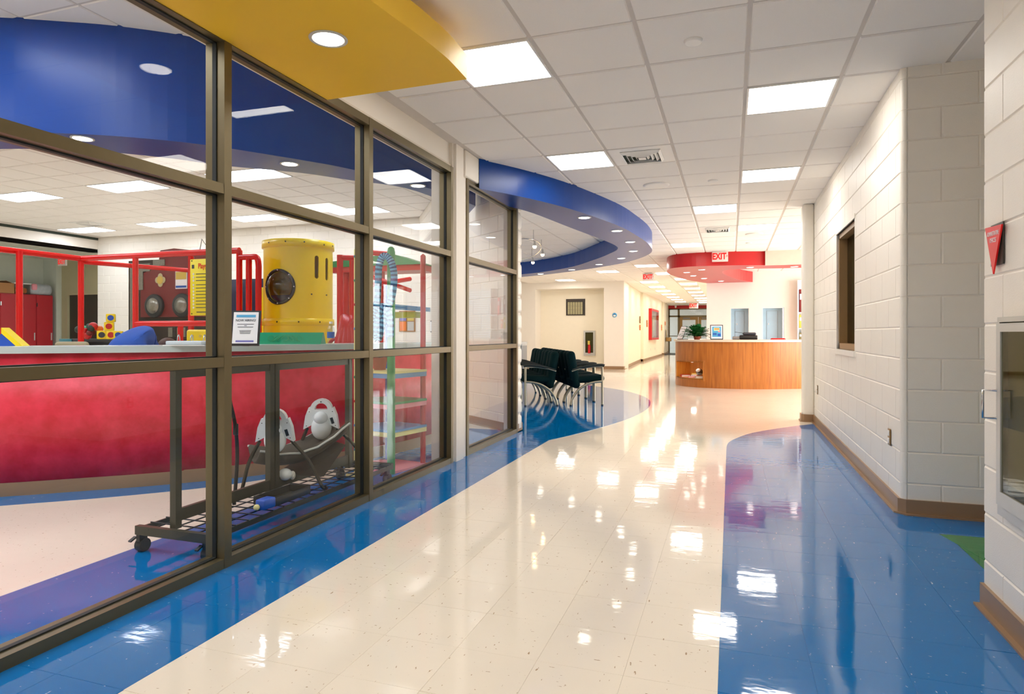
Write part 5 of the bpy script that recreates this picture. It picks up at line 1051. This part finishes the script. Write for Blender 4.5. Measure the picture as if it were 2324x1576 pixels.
# heads
def head(cx, cyy, cz, rz):
    Rz = Matrix.Rotation(rz, 3, 'Z'); c = Vector((cx, cyy, cz))
    def tr(mb): mb.v = [tuple(c+Rz @ Vector(v)) for v in mb.v]; return mb
    
    
    shell = MB()
    arc = [(.075*math.cos(PI-q*PI/10), .045+.075*math.sin(PI-q*PI/10)) for q in range(11)]
    inn = [(.045*math.cos(PI-q*PI/10), .045+.044*math.sin(PI-q*PI/10)) for q in range(11)]
    for q in range(10): shell.slab([(arc[q][0], -.03, arc[q][1]), (arc[q+1][0], -.03, arc[q+1][1]), (inn[q+1][0], -.03, inn[q+1][1]), (inn[q][0], -.03, inn[q][1])], (0, 1, 0), .06)
    shell.slab([(-.085, -.034, .06), (-.045, -.034, .045), (.045, -.034, .045), (.085, -.034, .06), (.108, -.034, 0), (.122, -.034, -.095), (.055, -.034, -.06), (-.055, -.034, -.06), (-.122, -.034, -.095), (-.108, -.034, 0)], (0, 1, 0), .068)
    h = sg.part(tr(shell), 'motor_housing', 'swing'); sg.part(tr(MB().ell((0, -.03, -.015), (.05, .05, .048), 18, 12).ell((0, -.015, -.085), (.072, .05, .088), 20, 14)), 'hub_cover', 'swing', h)
    sc = MB()
    for q in ((-.08, .03), (.08, .03), (-.1, -.07), (.1, -.07), (0, .1)): sc.ell((q[0], -.032, q[1]), (.005, .003, .005), 8, 5)
    sg.part(tr(sc), 'screws', 'black', h); sg.part(tr(MB().box((.078, -.032, -.035), (.02, .006, .045), ry=-.3)), 'switch', 'black', h)
rzS = .45
hA = (-2.86, 3.54, .56); hB = (-2.77, 3.92, .595)
head(hA[0], hA[1], hA[2], rzS); head(hB[0], hB[1], hB[2], rzS)
ca, sa = math.cos(rzS), math.sin(rzS)
def leg(h, s_, foot): 
    p = Vector(h)+Vector((s_*.10*ca, s_*.10*sa, -.09)); f = Vector(foot); m = p.lerp(f, .5)+Vector((s_*.012*ca, s_*.012*sa, .02)); return sg.part(MB().tube(smooth([p, m, f, f+Vector((s_*.03*ca, s_*.03*sa, .0))], 5), .0125, 8), 'leg', 'tubing')
leg(hA, -1, (-3.0, 3.38, .155)); leg(hA, 1, (-2.58, 3.66, .155)); leg(hB, -1, (-2.98, 3.9, .155)); leg(hB, 1, (-2.60, 4.28, .155))
seat = MB(); nx, ny = 6, 10; vs = []
for j in range(ny+1):
    v_ = j/ny
    for i in range(nx+1):
        u_ = i/nx-.5; wdt = .26+.06*math.sin(v_*PI)
        lx = -.30+.62*v_; lz = .12+.17*v_**1.6*.75+.09*(2*u_)**2-.07*math.sin(v_*PI); ly = u_*wdt
        vs.append((lx, ly, lz))
SR = Matrix.Rotation(1.0, 3, 'Z'); sc_ = Vector((-2.83, 3.74, .20))
seat.add([sc_+SR @ Vector(v) for v in vs], [(j*(nx+1)+i, j*(nx+1)+i+1, (j+1)*(nx+1)+i+1, (j+1)*(nx+1)+i) for j in range(ny) for i in range(nx)], 0, True)
so = sg.part(seat, 'seat_pad', 'quilt'); sm2 = so.modifiers.new('thick', 'SOLIDIFY'); sm2.thickness = .03
ed = []
for s_ in (0, nx): sg.part(MB().tube([sc_+SR @ (Vector(vs[j*(nx+1)+s_])+Vector((0, 0, .008+.006*(j % 2)))) for j in range(ny+1)], .008, 6), 'frilled_edge', 'lace', so)
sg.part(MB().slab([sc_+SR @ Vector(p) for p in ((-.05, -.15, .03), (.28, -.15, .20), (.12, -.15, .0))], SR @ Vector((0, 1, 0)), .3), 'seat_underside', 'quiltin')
sg.part(MB().ell((-2.80, 3.56, .245), (.045, .045, .04), 14, 10).ell((-2.72, 3.86, .27), (.03, .03, .03), 12, 8), 'hanger_cap', 'swing'); sg.part(MB().ell((-2.765, 3.59, .235), (.02, .02, .03), 10, 8), 'cap_end', 'offwhite')
sx_ = WT('hanging_strap', 'black webbing strap with buckle hanging beside the cart', 'strap', (-2.84, 3.13, .15)); sx_.part(MB().tube(smooth([(-2.842, 3.08, .95), (-2.84, 3.10, .80), (-2.835, 3.145, .62), (-2.835, 3.16, .42), (-2.84, 3.14, .145)], 4), .011, 6), 'webbing', 'strap'); sx_.part(MB().rbox((-2.835, 3.148, .6), (.03, .02, .07), .006), 'buckle', 'black')
bx_ = thing('blue_toy', 'blue plastic toy piece with yellow tip on the cart deck', 'toy', (-2.60, 3.13, .143)); MB().rbox((0, 0, .035), (.07, .10, .06), .01).build('block', 'bluepl', bx_); MB().ell((-.01, -.065, .025), (.018, .02, .018), 10, 8).build('tip', 'creamy', bx_)
bt = thing('black_tray', 'black plastic tray resting on the cart mesh deck', 'tray', (-2.66, 3.36, .143)); MB().b2((-.08, -.17, 0), (.08, .17, .006)).b2((-.08, -.17, .006), (-.072, .17, .05)).b2((.072, -.17, .006), (.08, .17, .05)).b2((-.072, -.17, .006), (.072, -.162, .05)).b2((-.072, .162, .006), (.072, .17, .05)).build('tray_body', 'black', bt); MB().tube([(-.03, .17, .03), (-.03, .21, .04), (.03, .21, .04), (.03, .17, .03)], .006, 6).build('handle', 'black', bt)
